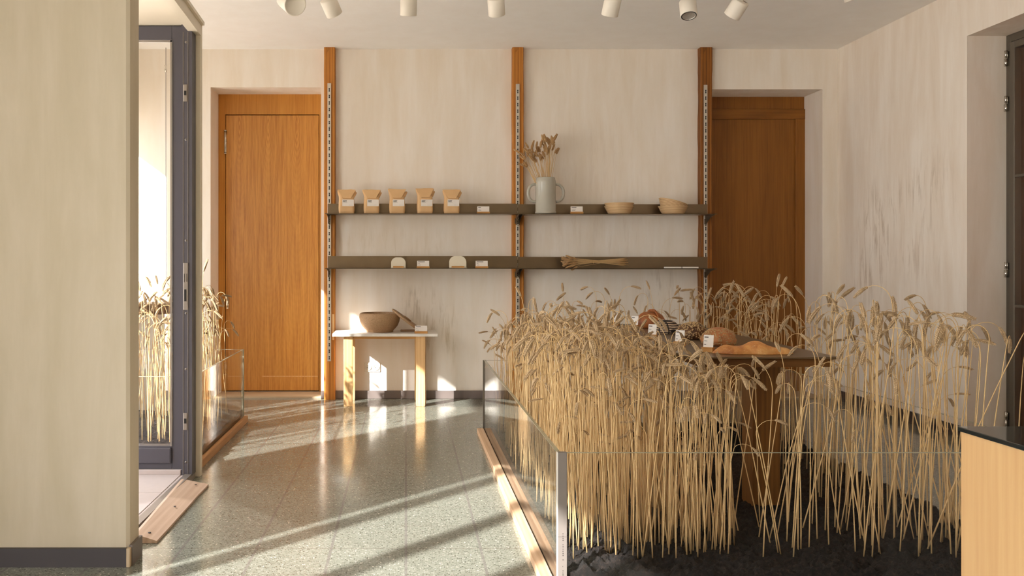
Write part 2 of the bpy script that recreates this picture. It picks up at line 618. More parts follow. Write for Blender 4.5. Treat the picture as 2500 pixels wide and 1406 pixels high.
# back wall with the two door niches
SB = F / YB
def xb(px): return (px - CX) / SB
def zb(py): return H - (py - CY) / SB
D1L, D1R, D1T, D1Y = xb(514), xb(784), zb(213), 7.74
D2L, D2R, D2T, D2Y = xb(1733), xb(2008), zb(218), 7.77
bw = MB()
bw.box(XF - 0.05, D1L, YB, YB + 0.5, 0, ZC)
bw.box(D1R, D2L, YB, YB + 0.5, 0, ZC)
bw.box(D2R, XR + 0.6, YB, YB + 0.5, 0, ZC)
bw.box(D1L, D1R, YB, YB + 0.5, D1T, ZC)
bw.box(D2L, D2R, YB, YB + 0.5, D2T, ZC)
bw.box(D1L, D1R, D1Y + 0.06, YB + 0.5, 0, D1T)
bw.box(D2L, D2R, D2Y + 0.06, YB + 0.5, 0, D2T)
struct(bw.build('wall_back', M_WALL))

# right wall with the steel window recess
WY0, WY1, WZT, WX = 3.9, 5.716, 2.618, 3.895
rw = MB()
rw.box(XR, XR + 0.6, WY1, YB, 0, ZC)
rw.box(XR, XR + 0.6, YF - 0.2, WY0, 0, ZC)
rw.box(XR, XR + 0.6, WY0, WY1, WZT, ZC)
struct(rw.build('wall_right', M_WALLR))
win = empty('window_1', (WX, WY1, 0))
struct(win, 'tall grey steel framed window in the right wall with a brown shutter behind')
fb = MB()
fb.box(0, 0.06, -0.045, 0, 0.0, WZT)
fb.box(0, 0.06, WY0 - WY1, WY0 - WY1 + 0.045, 0.0, WZT)
fb.box(0, 0.06, WY0 - WY1 + 0.0455, -0.0455, WZT - 0.05, WZT)
fb.build('window_frame', M_GREYSTEEL, win, bevel=0.004)
sb = MB()
sb.box(-0.012, 0.035, -0.095, -0.048, 0.0, WZT - 0.055)
sb.box(-0.012, 0.035, WY0 - WY1 + 0.05, -0.0955, WZT - 0.10, WZT - 0.055)
sb.build('sash', M_GREYSTEEL, win, bevel=0.004)
for z in (1.70, 0.87):
    MB().box(-0.01, 0.02, WY0 - WY1 + 0.05, -0.095, z - 0.008, z + 0.008).build('glazing_bar', M_GREYSTEEL, win)
MB().box(0.012, 0.018, WY0 - WY1 + 0.05, -0.095, 0.0, WZT - 0.10).build('pane', M_GLASS, win)
for py in (145, 255, 658, 1022):
    z = H - (py - CY) * WY1 / F
    h = MB()
    h.tube([(-0.016, -0.024, z - 0.05), (-0.016, -0.024, z - 0.003)], 0.012, 10)
    h.tube([(-0.016, -0.024, z + 0.003), (-0.016, -0.024, z + 0.05)], 0.010, 10)
    h.box(-0.012, -0.001, -0.036, -0.012, z, z + 0.045)
    h.build('hinge', M_CHROME, win)
MB().box(0.09, 0.12, WY0 - WY1, 0, 0, WZT).build('shutter', M_SHUTTER, win)

# wall behind the viewer; street facade on the left with openings
fw = MB()
fw.box(XF - 0.05, XR + 0.6, YF - 0.2, YF, 0, ZC)
struct(fw.build('wall_front', M_WALLL))


def facade():
    m = MB()
    xo = XF - 0.05
    xm = XF - 0.02
    ys = [(-3.2, -2.9), (-2.44, -2.28), (-1.76, -1.6), (-1.08, -0.92), (-0.51, -0.40), (0.0, 0.150), (0.688, 0.82), (1.349, 1.492)]
    for a, b in ys:
        m.box(xm, XF, a, b, 0.1, 2.62)
    m.box(xo, XF, -3.2, 1.582, 0, 0.12)
    m.box(xo, XF, -3.2, 1.582, 2.62, ZC)
    m.box(xo, XF, 1.562, 3.42, 0, ZC)
    m.box(xo, XF, 3.42, YB, 2.33, ZC)
    m.box(xo, XF, 4.40, 4.58, 0, 2.33)
    m.box(xm, XF, 5.17, 5.31, 0, 2.33)
    m.box(xo, XF, 5.53, 6.77, 0, 2.33)
    m.box(xo, XF, 7.3, YB + 0.5, 0, 2.33)
    m.box(xo, XF, 4.58, 5.53, 0, 0.1)
    m.box(xo, XF, 6.77, 7.3, 0, 0.1)
    return struct(m.build('wall_left', M_WALLL))


facade()
struct(MB().box(-16, XF - 0.05, -12, 14, -0.2, -0.03).build('pavement', M_PAVE))

# ------------------------------------------------------------------ porch built into the room (left)
XP0, XP1 = -1.048, -1.10         # room-side face near / far
ZPT = 2.44
pw = MB()
pw.prism([(XF, 3.335), (XP0 - 0.012, 3.335), (XP0, 3.345), (XP0, 3.455), (XP0 - 0.012, 3.468), (XP0 - 0.06, 3.468), (XF, 3.468)], 'z', 0, ZPT)
struct(pw.build('wall_porch', M_WALLL))
rf = MB()
rf.prism([(XF, 3.4685), (XP0 - 0.063, 3.4685), (XP1 - 0.053, 4.75), (XF, 4.75)], 'z', 2.405, ZPT)
struct(rf.build('trim_1', M_CREAM), 'cream boarded lid of the porch')
lt = MB()   # lintel + far jamb board
lt.prism([(XP0 - 0.062, 3.468), (XP0, 3.468), (XP1, 4.745), (XP1 - 0.05, 4.745)], 'z', 2.365, 2.425)
lt.prism([(XP0 - 0.001, 3.40), (XP0 + 0.014, 3.40), (XP1 + 0.014, 4.75), (XP1 - 0.001, 4.75)], 'z', 2.425, ZPT + 0.004)
struct(lt.build('trim_2', M_CREAM), 'cream lintel board over the porch doorway')
struct(MB().bbox(XP1 - 0.052, XP1, 4.72, 4.76, 0.0, 2.43, 0.004).build('trim_3', M_CREAM), 'cream jamb board at the far side of the porch doorway')
struct(MB().box(XP1 - 0.062, XP1 - 0.040, 4.708, 4.722, 0.0, 2.37).build('trim_4', M_WHITE), 'white bead along the far porch jamb')
struct(MB().box(XF - 0.0, XP0 - 0.09, 3.47, 4.82, 0.0, 0.03).build('porch_step', M_TILE))
# tile upstand at the foot of the glazed screen
up = MB()
for i in range(7):
    x1 = -1.185 - i * 0.24
    up.bbox(x1 - 0.236, x1, 4.632, 4.66, 0.03, 0.056, 0.003)
    for k in range(3):
        y1 = 4.63 - k * 0.36
        up.bbox(x1 - 0.236, x1, y1 - 0.355, y1, 0.028, 0.033, 0.001)
struct(up.build('trim_5', M_TILE), 'pale grey porch floor tiles with an upstand below the glass screen')
struct(MB().prism([(XP0 - 0.125, 3.468), (XP0 - 0.088, 3.468), (XP1 - 0.026, 4.70), (XP1 - 0.063, 4.70)], 'z', 0.0, 0.036).build('trim_6', M_ALU), 'aluminium sill strip in the porch doorway')

# glazed screen at the back of the porch
YS = 4.66
scr = empty('window_2', (-1.13, YS, 0))
struct(scr, 'dark framed glass screen at the back of the porch, wheat behind it')
def sx(px, Y=YS): return (px - CX) * Y / F + 1.13
fr = MB()
x_in, x_st, x_L = sx(420), sx(447), XF + 1.13
fr.box(x_in, x_st, 0, 0.06, 0.055, 2.40)
fr.box(x_L, x_L + 0.02, 0, 0.06, 0.055, 2.40)
fr.box(x_L + 0.02, x_in, 0, 0.06, H + (CY - 97) * YS / F, 2.40)
fr.box(x_L + 0.02, x_in, 0, 0.06, 0.055, 0.178)
fr.build('screen_frame', M_FRAME, scr, bevel=0.003)
pr = MB()
pr.bbox(x_L + 0.1, x_in - 0.002, -0.012, 0.002, 0.085, 0.172, 0.008)
pr.build('kick_panel', M_FRAME, scr)
bd = MB()
zt = H + (CY - 99) * YS / F
bd.box(x_in - 0.008, x_in, -0.006, 0.0, 0.178, zt)
bd.box(x_L + 0.1, x_in, -0.006, 0.0, zt - 0.008, zt)
bd.build('glazing_bead', M_ALU, scr)
MB().box(x_L + 0.1, x_in, 0.022, 0.034, 0.178, zt).build('pane', M_GLASSB, scr)
jb = MB()
jb.box(x_st, sx(470, 4.64), -0.03, 0.05, 0.028, 2.40)
jb.build('latch_post', M_FRAME, scr)
lines = MB()
for px in (447.5, 459):
    lines.box(sx(px, 4.63) - 0.0012, sx(px, 4.63) + 0.0012, -0.0325, -0.029, 0.03, 2.36)
lines.build('post_rib', M_ALU, scr)
def plate(py0, py1, px0, px1, slots):
    z1, z0 = H + (CY - py0) * 4.625 / F, H + (CY - py1) * 4.625 / F
    p = MB().bbox(sx(px0, 4.625), sx(px1, 4.625), -0.036, -0.029, z0, z1, 0.003).build('strike_plate', M_ALU, scr)
    for (qx0, qx1, qy0, qy1) in slots:
        MB().box(sx(qx0, 4.62), sx(qx1, 4.62), -0.0375, -0.0355, H + (CY - qy1) * 4.62 / F, H + (CY - qy0) * 4.62 / F).build('latch_slot', M_BLACK, p)
plate(206, 248, 447.5, 457, [(449, 454.5, 221, 232)])
plate(641.5, 757, 447.5, 459.5, [(449.5, 454.5, 706.5, 735.5), (449, 450.2, 668, 689), (455, 456.2, 668, 688)])
plate(1008, 1050, 447.5, 457, [(449, 454.5, 1022, 1034)])
for py in (103, 341, 587, 765, 901, 1128):
    q = P(454, py, 4.63)
    sc_ = MB().lathe([(0.0, 0.0), (0.006, 0.0), (0.006, 0.003), (0.0, 0.003)], 14, Matrix.Translation((q.x + 1.13, -0.029, q.z)) @ Matrix.Rotation(R(90), 4, 'X')).build('screw', M_ALU, scr)
    MB().lathe([(0.0, 0.003), (0.0025, 0.003), (0.0, 0.0036)], 10, Matrix.Translation((q.x + 1.13, -0.029, q.z)) @ Matrix.Rotation(R(90), 4, 'X')).build('screw_recess', M_BLACK, sc_)

# baseboards
bb = MB()
bb.box(D1R + 0.0, D2L, YB - 0.018, YB, 0, 0.068)
bb.box(XF, D1L, YB - 0.018, YB, 0, 0.068)
bb.box(D1L - 0.0, D1L + 0.014, YB, D1Y, 0, 0.068)
struct(bb.build('baseboard_back', M_SKIRT, bevel=0.003))
struct(MB().box(XR - 0.018, XR, WY1, YB - 0.02, 0, 0.075).build('baseboard_right', M_SKIRTD))
bl = MB()
bl.box(XF, XP0 - 0.001, 3.318, 3.335, 0, 0.07)
struct(bl.build('baseboard_left', M_SKIRTD))
bl = MB()
bl.box(XP0 - 0.0005, XP0 + 0.012, 3.335, 3.462, 0, 0.078)
struct(bl.build('baseboard_porch', M_SKIRT))
struct(MB().bbox(XP0 - 0.006, XP0 + 0.009, 3.315, 3.336, 0, 0.072, 0.003).build('trim_7', M_STONE), 'pale corner bead between two baseboards')
struct(MB().box(D1L + 0.014, D1R, 7.36 + 0.09, D1Y, 0.0, 0.014).build('trim_8', M_STONE), 'beige stone threshold under the left door')
struct(MB().box(D2L, D2R, 7.45, D2Y, 0.0, 0.014).build('trim_9', M_STONE), 'beige stone threshold under the right door')

# ------------------------------------------------------------------ doors
def dx(px, Y): return (px - CX) * Y / F
def dz(py, Y): return H - (py - CY) * Y / F
d1 = empty('door_1', (D1L, D1Y, 0))
struct(d1, 'honey oak door in the left niche with three grain figures near its top')
Y = D1Y
f = MB()
f.box(dx(533, Y) - D1L, dx(550, Y) - D1L, 0, 0.05, 0.014, D1T)
f.box(dx(779.5, Y) - D1L, D1R - D1L, 0, 0.05, 0.014, D1T)
f.build('door_frame', M_OAK, d1, bevel=0.002)
MB().box(dx(550, Y) - D1L, dx(779.5, Y) - D1L, 0.0, 0.05, dz(279.5, Y), D1T).build('head_panel', M_OAK, d1)
f = MB()
f.box(0.0, dx(533, Y) - D1L, 0.02, 0.05, 0.0, D1T)
f.build('niche_lining', M_WALL, d1)
# leaf: oak veneer with three flame figures
def mat_flame():
    m, nt, b = new_mat('oak_flame_veneer')
    b.inputs['Roughness'].default_value = 0.42
    v = coords(nt, (42, 42, 1.6))
    n = tex_noise(nt, v, 1.6, 5, 0.65, 0.25)
    pitch = 70 * 7.74 / F
    base = coords(nt)
    sep = nd(nt, 'ShaderNodeSeparateXYZ')
    nt.links.new(base, sep.inputs[0])
    x0 = dx(585, 7.74) - D1L
    a = math_n(nt, 'DIVIDE', math_n(nt, 'SUBTRACT', sep.outputs[0], x0 - pitch / 2 - 10 * pitch), pitch)
    a = math_n(nt, 'SUBTRACT', math_n(nt, 'FRACT', a), 0.5)
    a = math_n(nt, 'MULTIPLY', math_n(nt, 'ABSOLUTE', a), pitch)
    z1 = dz(312, 7.74)
    zz = math_n(nt, 'SUBTRACT', sep.outputs[2], z1)
    # cathedral rings: distance in a stretched space round each figure's knot
    zs = math_n(nt, 'MULTIPLY', zz, 0.16)
    dd = math_n(nt, 'SQRT', math_n(nt, 'ADD', math_n(nt, 'POWER', a, 2.0), math_n(nt, 'POWER', zs, 2.0)))
    dd = math_n(nt, 'ADD', dd, math_n(nt, 'MULTIPLY', n, 0.012))
    ring = math_n(nt, 'SINE', math_n(nt, 'MULTIPLY', dd, 620))
    ring = math_n(nt, 'MULTIPLY', math_n(nt, 'ADD', ring, 1.0), 0.5)
    fall = ramp(nt, math_n(nt, 'ABSOLUTE', zz), [(0.0, (0.30,) * 3), (0.12, (0.16,) * 3), (0.35, (0.05,) * 3), (0.95, (0.03,) * 3)])
    ff = math_n(nt, 'ADD', n, math_n(nt, 'MULTIPLY', math_n(nt, 'SUBTRACT', ring, 0.5), fall))
    c = ramp(nt, ff, [(0.30, lin(174, 110, 38)), (0.64, lin(208, 146, 62))])
    nt.links.new(c, b.inputs['Base Color'])
    bump(nt, b, n, 0.08, 0.002)
    return m
leaf = MB().box(dx(551.5, Y) - D1L, dx(778, Y) - D1L, -0.004, 0.04, dz(953, Y), dz(281.5, Y)).build('door_leaf', mat_flame(), d1, bevel=0.002)
MB().box(dx(549.5, Y) - D1L, dx(780, Y) - D1L, 0.03, 0.045, 0.014, dz(279, Y)).build('shadow_gap', M_BLACK, d1)
for (a, b_) in ((318, 376), (884, 914)):
    h = MB()
    xh = dx(551, Y) - D1L
    za, zz_ = dz(a, Y), dz(b_, Y)
    h.tube([(xh, -0.012, zz_), (xh, -0.012, za)], 0.012, 12)
    for t in (0.02, 0.5, 0.98):
        z = zz_ + (za - zz_) * t
        h.tube([(xh, -0.012, z - 0.004), (xh, -0.012, z + 0.004)], 0.0145, 12)
    h.build('hinge', M_CHROME, d1)
MB().box(dx(640, Y) - D1L, dx(776, Y) - D1L, -0.0048, -0.0038, dz(919, Y), dz(917.6, Y)).build('scuff_mark', M_BENCH, d1)

d2 = empty('door_2', (D2L, D2Y, 0))
struct(d2, 'oak framed panel door in the right niche behind the wheat, niche shade in its colour')
Y = D2Y
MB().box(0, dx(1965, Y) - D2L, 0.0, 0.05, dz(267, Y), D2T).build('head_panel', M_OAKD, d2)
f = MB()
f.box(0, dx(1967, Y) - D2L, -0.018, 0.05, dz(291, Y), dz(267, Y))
f.build('door_head', M_OAK_SHADEX, d2, bevel=0.003)
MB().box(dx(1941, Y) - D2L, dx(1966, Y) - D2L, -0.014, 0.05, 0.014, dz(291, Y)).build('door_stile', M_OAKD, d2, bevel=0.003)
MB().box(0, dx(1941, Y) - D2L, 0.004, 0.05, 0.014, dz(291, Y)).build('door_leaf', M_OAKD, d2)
MB().box(dx(1966, Y) - D2L, D2R - D2L, 0.02, 0.05, 0.0, D2T).build('niche_lining', M_WALL, d2)

# ------------------------------------------------------------------ shelf system
YPF = 7.36                        # front of the beams
def beam(name, px0, px1, mat, label, wob, seed):
    rnd = random.Random(seed)
    x0, x1 = dx(px0, YPF), dx(px1, YPF)
    o = empty(name, ((x0 + x1) / 2, YPF, 0))
    hw = (x1 - x0) / 2
    rows, n = [], 60
    m = MB()
    zs = [ZC * i / n for i in range(n + 1)]
    ring = []
    for z in zs:
        dl = wob * (noise.noise((seed, 0.3, z * 3)) + 0.5 * noise.noise((seed, 3.3, z * 11)))
        dr = wob * (noise.noise((seed + 9, 0.3, z * 3)) + 0.5 * noise.noise((seed + 9, 3.3, z * 11)))
        c = 0.006
        a, b_ = -hw + dl, hw + dr
        ring.append([(a, 0.07, z), (a, c, z), (a + c, 0, z), (b_ - c, 0, z), (b_, c, z), (b_, 0.07, z)])
    v = [q for r_ in ring for q in r_]
    fc = []
    for i in range(n):
        for k in range(6):
            k2 = (k + 1) % 6
            fc.append((i * 6 + k, i * 6 + k2, (i + 1) * 6 + k2, (i + 1) * 6 + k))
    fc += [tuple(range(6)), tuple(range(n * 6, n * 6 + 6))]
    m.add(v, fc)
    m.build('timber', mat, o)
    return tag(o, label, 'wooden post', 'timber posts on the back wall')


_s = MB().prism([(-0.0055, -0.014), (0.0055, -0.014), (0.0025, 0), (0.0055, 0.014), (-0.0055, 0.014), (-0.0025, 0)], 'y', -0.0055, -0.0038).build('slot', M_BLACK)
SLOT = _s.data
bpy.data.objects.remove(_s)


def rail(px0, px1, py0, py1, label):
    Yr = YPF - 0.008
    x0, x1 = dx(px0, Yr), dx(px1, Yr)
    z1, z0 = dz(py0, Yr), dz(py1, Yr)
    o = empty('slotted_rail', ((x0 + x1) / 2, Yr, z0))
    hw = (x1 - x0) / 2
    m = MB().bbox(-hw, hw, -0.004, 0.008, 0, z1 - z0, 0.002)
    m.build('channel', M_RAIL, o)
    L = z1 - z0
    z = 0.03
    while z < L - 0.02:
        c = bpy.data.objects.new('slot', SLOT)
        c.parent = o
        c.location = (0, 0, z)
        COL.objects.link(c)
        z += 0.0545
    for t in (0.18, 0.5, 0.86):
        MB().lathe([(0, 0), (0.006, 0), (0.004, 0.003), (0, 0.0035)], 12, Matrix.Translation((0, -0.004, L * t - L * t % 0.0545 + 0.0025)) @ Matrix.Rotation(R(90), 4, 'X')).build('screw', M_CHROME, o)
    return tag(o, label, 'shelf rail', 'slotted steel rails on the posts')


beam('timber_post', 791, 818, M_BEAM, 'old timber post from floor to ceiling beside the left door', 0.002, 1)
beam('timber_post', 1251, 1279, M_BEAM, 'old timber post in the middle of the back wall, behind the wheat edge', 0.0035, 2)
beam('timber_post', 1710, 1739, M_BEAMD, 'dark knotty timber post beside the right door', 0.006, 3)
patch = MB().bbox(dx(811, YPF), dx(816, YPF), YPF - 0.004, YPF + 0.002, dz(830, YPF), dz(767, YPF), 0.001).build('repair_inlay', M_BENCH)
tag(patch, 'small pale wood repair strip on the left timber post above the bench end', 'wood strip')
rail(799.5, 808.5, 203, 882, 'slotted rail on the left timber post beside the left door')
rail(1259.5, 1268.5, 205, 886, 'slotted rail on the middle timber post')
rail(1718.5, 1727, 207, 886, 'slotted rail on the dark timber post beside the right door')

YU, YE = 7.335, 7.10              # upstand plane, shelf front edge
def shelf(px0, px1, pe, pu, lab):
    x0, x1 = dx(px0, YU), dx(px1, YU)
    ze, zu = dz(pe, YE), dz(pu, YU)
    o = empty('steel_shelf', ((x0 + x1) / 2, YU, ze))
    hw = (x1 - x0) / 2
    m = MB()
    t = 0.003
    m.box(-hw, hw, YE - YU, 0.004, -t, 0)
    m.box(-hw, hw, 0.001, 0.004, 0, zu - ze)
    m.box(-hw, hw, YE - YU, YE - YU + 0.002, -0.006, 0.0)
    m.build('folded_tray', M_STEEL, o)
    for s in (-1, 1):
        xx = s * (hw - 0.012)
        b = MB()
        b.prism([(0.012, -t), (YE - YU + 0.02, -t), (YE - YU + 0.02, -0.008), (-0.12, -0.022), (-0.035, -0.06), (0.0, -0.085), (0.012, -0.085)], 'x', xx - 0.0015, xx + 0.0015)
        b.box(xx - 0.010, xx + 0.0015, 0.0, 0.014, -0.075, -0.03)
        b.build('bracket', M_STEELD, o)
    return tag(o, lab, 'shelf', 'folded steel wall shelves')


shelf(800, 1263.6, 520.5, 497, 'upper left steel shelf, the one holding the flour bags')
shelf(1264.4, 1727, 521.5, 498.5, 'upper right steel shelf, the one holding the jug and baskets')
shelf(800, 1263.6, 654.5, 625, 'lower left steel shelf, the one with the dough scrapers')
shelf(1264.4, 1727, 655.5, 627, 'lower right steel shelf, the one with the wheat bundle')
ZS1, ZS2 = dz(521, YE), dz(655, YE)


# ------------------------------------------------------------------ text helper
def text_mesh(txt, size):
    c = bpy.data.curves.new('t', 'FONT')
    c.body = txt
    c.size = size
    c.extrude = 0.0004
    c.offset = 0.0005
    o = bpy.data.objects.new('t', c)
    COL.objects.link(o)
    bpy.context.view_layer.update()
    dg = bpy.context.evaluated_depsgraph_get()
    me = bpy.data.meshes.new_from_object(o.evaluated_get(dg))
    bpy.data.objects.remove(o)
    bpy.data.curves.remove(c)
    return me


KEIT = text_mesh('KEIT', 0.0155)
KEIT.materials.clear()
KEIT.materials.append(M_INKB)


# ------------------------------------------------------------------ flour bags
def flour_bag(px, h, seed, label, yaw):
    rnd = random.Random(seed)
    Yb = 7.205
    o = empty('flour_bag', (dx(px, Yb), Yb, ZS1 + 0.0005), yaw)
    W, D, WT = 0.064, 0.044, 0.078
    n = 40
    rings = []
    levels = [(0.0, 0.92, 0.9, 6), (0.004, 0.97, 0.97, 6), (0.016, 0.96, 0.95, 6), (0.019, 1.0, 1.0, 6), (0.05, 1.02, 1.03, 5), (0.09, 1.0, 1.02, 5), (0.12, 0.95, 0.95, 5), (0.140, 0.96, 0.74, 4),
              (0.160, 1.05, 0.48, 3), (0.178, 1.14, 0.24, 3), (0.193, 1.20, 0.09, 3), (0.204, 1.23, 0.05, 3)]
    m = MB()
    v, fcs = [], []
    for li, (z, sx_, sd, pw_) in enumerate(levels):
        for k in range(n):
            a = 2 * math.pi * k / n
            ca, sa = math.cos(a), math.sin(a)
            x = math.copysign(abs(ca) ** (2 / pw_), ca) * W * sx_
            y = math.copysign(abs(sa) ** (2 / pw_), sa) * D * sd
            zz = z * h / 0.204
            k_ = 0.5 if li > 10 or li < 3 else 1.0
            x += 0.0035 * k_ * noise.noise((x * 30 + seed * 7, y * 30, zz * 22))
            y += 0.005 * k_ * noise.noise((x * 25, y * 25 + seed * 5, zz * 30)) * min(1, sd * 2)
            if li > 8:
                zz += 0.006 * (x / W) * math.sin(seed * 1.7) - (0.012 if (x > W * 0.9 and seed % 2) else 0)
                y += 0.004 * noise.noise((x * 40 + seed, 0, 0))
            v.append((x, y, zz))
    for i in range(len(levels) - 1):
        for k in range(n):
            k2 = (k + 1) % n
            fcs.append((i * n + k, i * n + k2, (i + 1) * n + k2, (i + 1) * n + k))
    fcs += [tuple(reversed(range(n))), tuple(range((len(levels) - 1) * n, len(levels) * n))]
    m.add(v, fcs, True)
    bag = m.build('paper_bag', M_KRAFT, o)
    md = bag.modifiers.new('sub', 'SUBSURF')
    md.levels = md.render_levels = 1
    # folded triangular gusset and side flap at the top
    g = MB()
    g.add([(-0.076, -0.004, h * 0.985), (0.074, -0.004, h * 0.985), (0.034, -0.0465, h * 0.63), (-0.030, -0.0465, h * 0.63),
           (-0.076, 0.0, h * 0.985), (0.074, 0.0, h * 0.985), (0.034, -0.040, h * 0.625), (-0.030, -0.040, h * 0.625)],
          [(0, 1, 2, 3), (7, 6, 5, 4), (0, 4, 5, 1), (1, 5, 6, 2), (2, 6, 7, 3), (3, 7, 4, 0)])
    g.add([(0.050, -0.030, h * 0.72), (0.078, -0.006, h * 0.90), (0.085, 0.004, h * 0.86), (0.066, -0.012, h * 0.66),
           (0.048, -0.022, h * 0.72), (0.076, 0.002, h * 0.90), (0.083, 0.010, h * 0.86), (0.064, -0.006, h * 0.66)],
          [(0, 1, 2, 3), (7, 6, 5, 4), (0, 4, 5, 1), (1, 5, 6, 2), (2, 6, 7, 3), (3, 7, 4, 0)])
    g.build('folded_top', M_KRAFT, o)
    lb = MB().box(-0.036, 0.058, -0.0482, -0.0472, 0.062, 0.116).build('sticker', M_PAPER, o)
    t = bpy.data.objects.new('printed_name', KEIT)
    COL.objects.link(t)
    t.parent = lb
    t.location = (-0.030, -0.0486, 0.098)
    t.rotation_euler = (R(90), 0, 0)
    ln = MB()
    ln.box(-0.030, 0.004, -0.0488, -0.0481, 0.0925, 0.0938)
    ln.box(0.016, 0.050, -0.0488, -0.0481, 0.0700, 0.0706)
    ln.build('small_print', M_INK, lb)
    return tag(o, label, 'flour bag', 'paper flour bags on the upper shelf')


for px, h, sd, yaw, lb in ((846, 0.203, 1, 0.10, 'brown paper flour bag at the left end of the row, beside the timber post'),
                           (907, 0.201, 2, 0.06, 'brown paper flour bag, second from the left timber post'),
                           (969.5, 0.206, 3, 0.02, 'brown paper flour bag in the middle of the row of five'),
                           (1037, 0.212, 4, 0.08, 'tallest brown paper flour bag with a tilted top, fourth of the row'),
                           (1102.5, 0.203, 5, 0.02, 'brown paper flour bag at the right end of the row, next to a price card')):
    flour_bag(px, h, sd, lb, yaw)


# ------------------------------------------------------------------ price cards
def price_card(loc, rz, label, w_=0.098, ch=0.046, bh=0.017, lines=(0.42, 0.2, 0.25), tilt=0.12, bd_=0.03):
    o = empty('price_card', loc, rz)
    MB().bbox(-w_ / 2 - 0.003, w_ / 2 + 0.003, -bd_ / 2, bd_ / 2, 0, bh, 0.0012).build('holder_block', M_BLOCK, o)
    Mx = Matrix.Translation((0, 0, bh - 0.002)) @ Matrix.Rotation(-tilt, 4, 'X')
    c = MB().box(-w_ / 2, w_ / 2, -0.0006, 0.0006, 0, ch, Mx).build('card', M_PAPER, o)
    ink = MB()
    for (fr_, zf, th) in ((lines[0], 0.82, 0.0042), (lines[1], 0.52, 0.0016), (lines[2], 0.24, 0.0022)):
        ink.box(-w_ * 0.42, -w_ * 0.42 + w_ * fr_, -0.0011, -0.0005, ch * zf - th / 2, ch * zf + th / 2, Mx)
    ink.build('printed_lines', M_INK, c)
    return tag(o, label, 'price card', 'price cards in wooden blocks')


Yc = 7.16
price_card((dx(1180, Yc), Yc, ZS1), 0, 'white price card on the upper shelf right of the flour bags', lines=(0.22, 0.18, 0.25))
price_card((dx(1408, Yc), Yc, ZS1), 0, 'white price card on the upper shelf right of the grey jug', lines=(0.40, 0.34, 0.30))
price_card((dx(1033, Yc), Yc, ZS2), 0, 'white price card between the two cream dough scrapers', lines=(0.56, 0.15, 0.22))
price_card((dx(1176, Yc), Yc, ZS2), 0, 'white price card right of the larger dough scraper', lines=(0.56, 0.15, 0.22))


# ------------------------------------------------------------------ dough scrapers
def scraper_mb(w_, h_, r_, t=0.004):
    pts = [(-w_ / 2, 0), (w_ / 2, 0)]
    for k in range(9):
        a = math.pi / 2 * k / 8
        pts.append((w_ / 2 - r_ + r_ * math.cos(a), h_ - r_ + r_ * math.sin(a)))
    for k in range(9):
        a = math.pi / 2 + math.pi / 2 * k / 8
        pts.append((-w_ / 2 + r_ + r_ * math.cos(a), h_ - r_ + r_ * math.sin(a)))
    return MB().prism(pts, 'y', -t / 2, t / 2)


for px, w_, h_, lab in ((972.5, 0.118, 0.083, 'smaller upright cream dough scraper on the lower shelf'),
                        (1118, 0.140, 0.095, 'larger upright cream dough scraper on the lower shelf')):
    x = dx(px, 7.16)
    flat = scraper_mb(w_ + 0.004, 0.09, 0.035).build('dough_scraper', M_SCRAPER)
    flat.location = (x, 7.12, ZS2 + 0.0022)
    flat.rotation_euler = (R(-90), 0, 0)
    tag(flat, lab.replace('upright', 'flat').replace('on the lower shelf', 'lying under the wooden block'), 'dough scraper', 'cream dough scrapers')
    flat.location.y = 7.12
    blk = MB().bbox(-w_ * 0.36, w_ * 0.36, -0.014, 0.014, 0, 0.014, 0.001).build('scraper_holder', M_BLOCK)
    blk.location = (x, 7.165, ZS2 + 0.0045)
    tag(blk, 'wooden block holding the ' + ('smaller' if w_ < 0.13 else 'larger') + ' dough scraper upright', 'wooden block')
    up_ = scraper_mb(w_, h_, 0.045 if w_ < 0.13 else 0.052).build('dough_scraper', M_SCRAPER)
    up_.location = (x, 7.186, ZS2 + 0.006)
    up_.rotation_euler = (R(-6), 0, 0)
    tag(up_, lab, 'dough scraper', 'cream dough scrapers')

rul = empty('white_ruler', (dx(1663, 7.15), 7.15, ZS2))
MB().bbox(-0.135, 0.135, -0.02, 0.02, 0, 0.012, 0.002).build('strip', M_PAPER, rul)
MB().box(-0.003, 0.003, -0.0206, 0.0206, -0.0001, 0.0125).build('clasp', M_INK, rul)
tag(rul, 'flat white strip with dark mark at the right end of the lower shelf', 'strip')

# ------------------------------------------------------------------ jug
Yj = 7.205
jug = empty('stoneware_jug', (dx(1332, Yj), Yj, ZS1 + 0.0005))
prof = [(0, 0), (0.080, 0), (0.086, 0.004), (0.086, 0.018), (0.0825, 0.024), (0.0825, 0.255), (0.0835, 0.262), (0.080, 0.276), (0.076, 0.286), (0.077, 0.296), (0.074, 0.298), (0.071, 0.294), (0.072, 0.262), (0.076, 0.24), (0.076, 0.02), (0, 0.016)]
MB().lathe(prof, 56).build('jug_body', M_STONEWARE, jug)
for s, ro in ((-1, 0.064), (1, 0.068)):
    pts = []
    for k in range(17):
        a = math.pi * k / 16
        pts.append((s * (0.079 + ro * math.sin(a) ** 0.8), -0.02 * s * 0, 0.172 + 0.072 * math.cos(a)))
    MB().tube(pts, [0.0115] * 17, 12).build('handle', M_STONEWARE, jug)
tag(jug, 'grey glazed stoneware jug with two loop handles, full of wheat ears', 'jug')


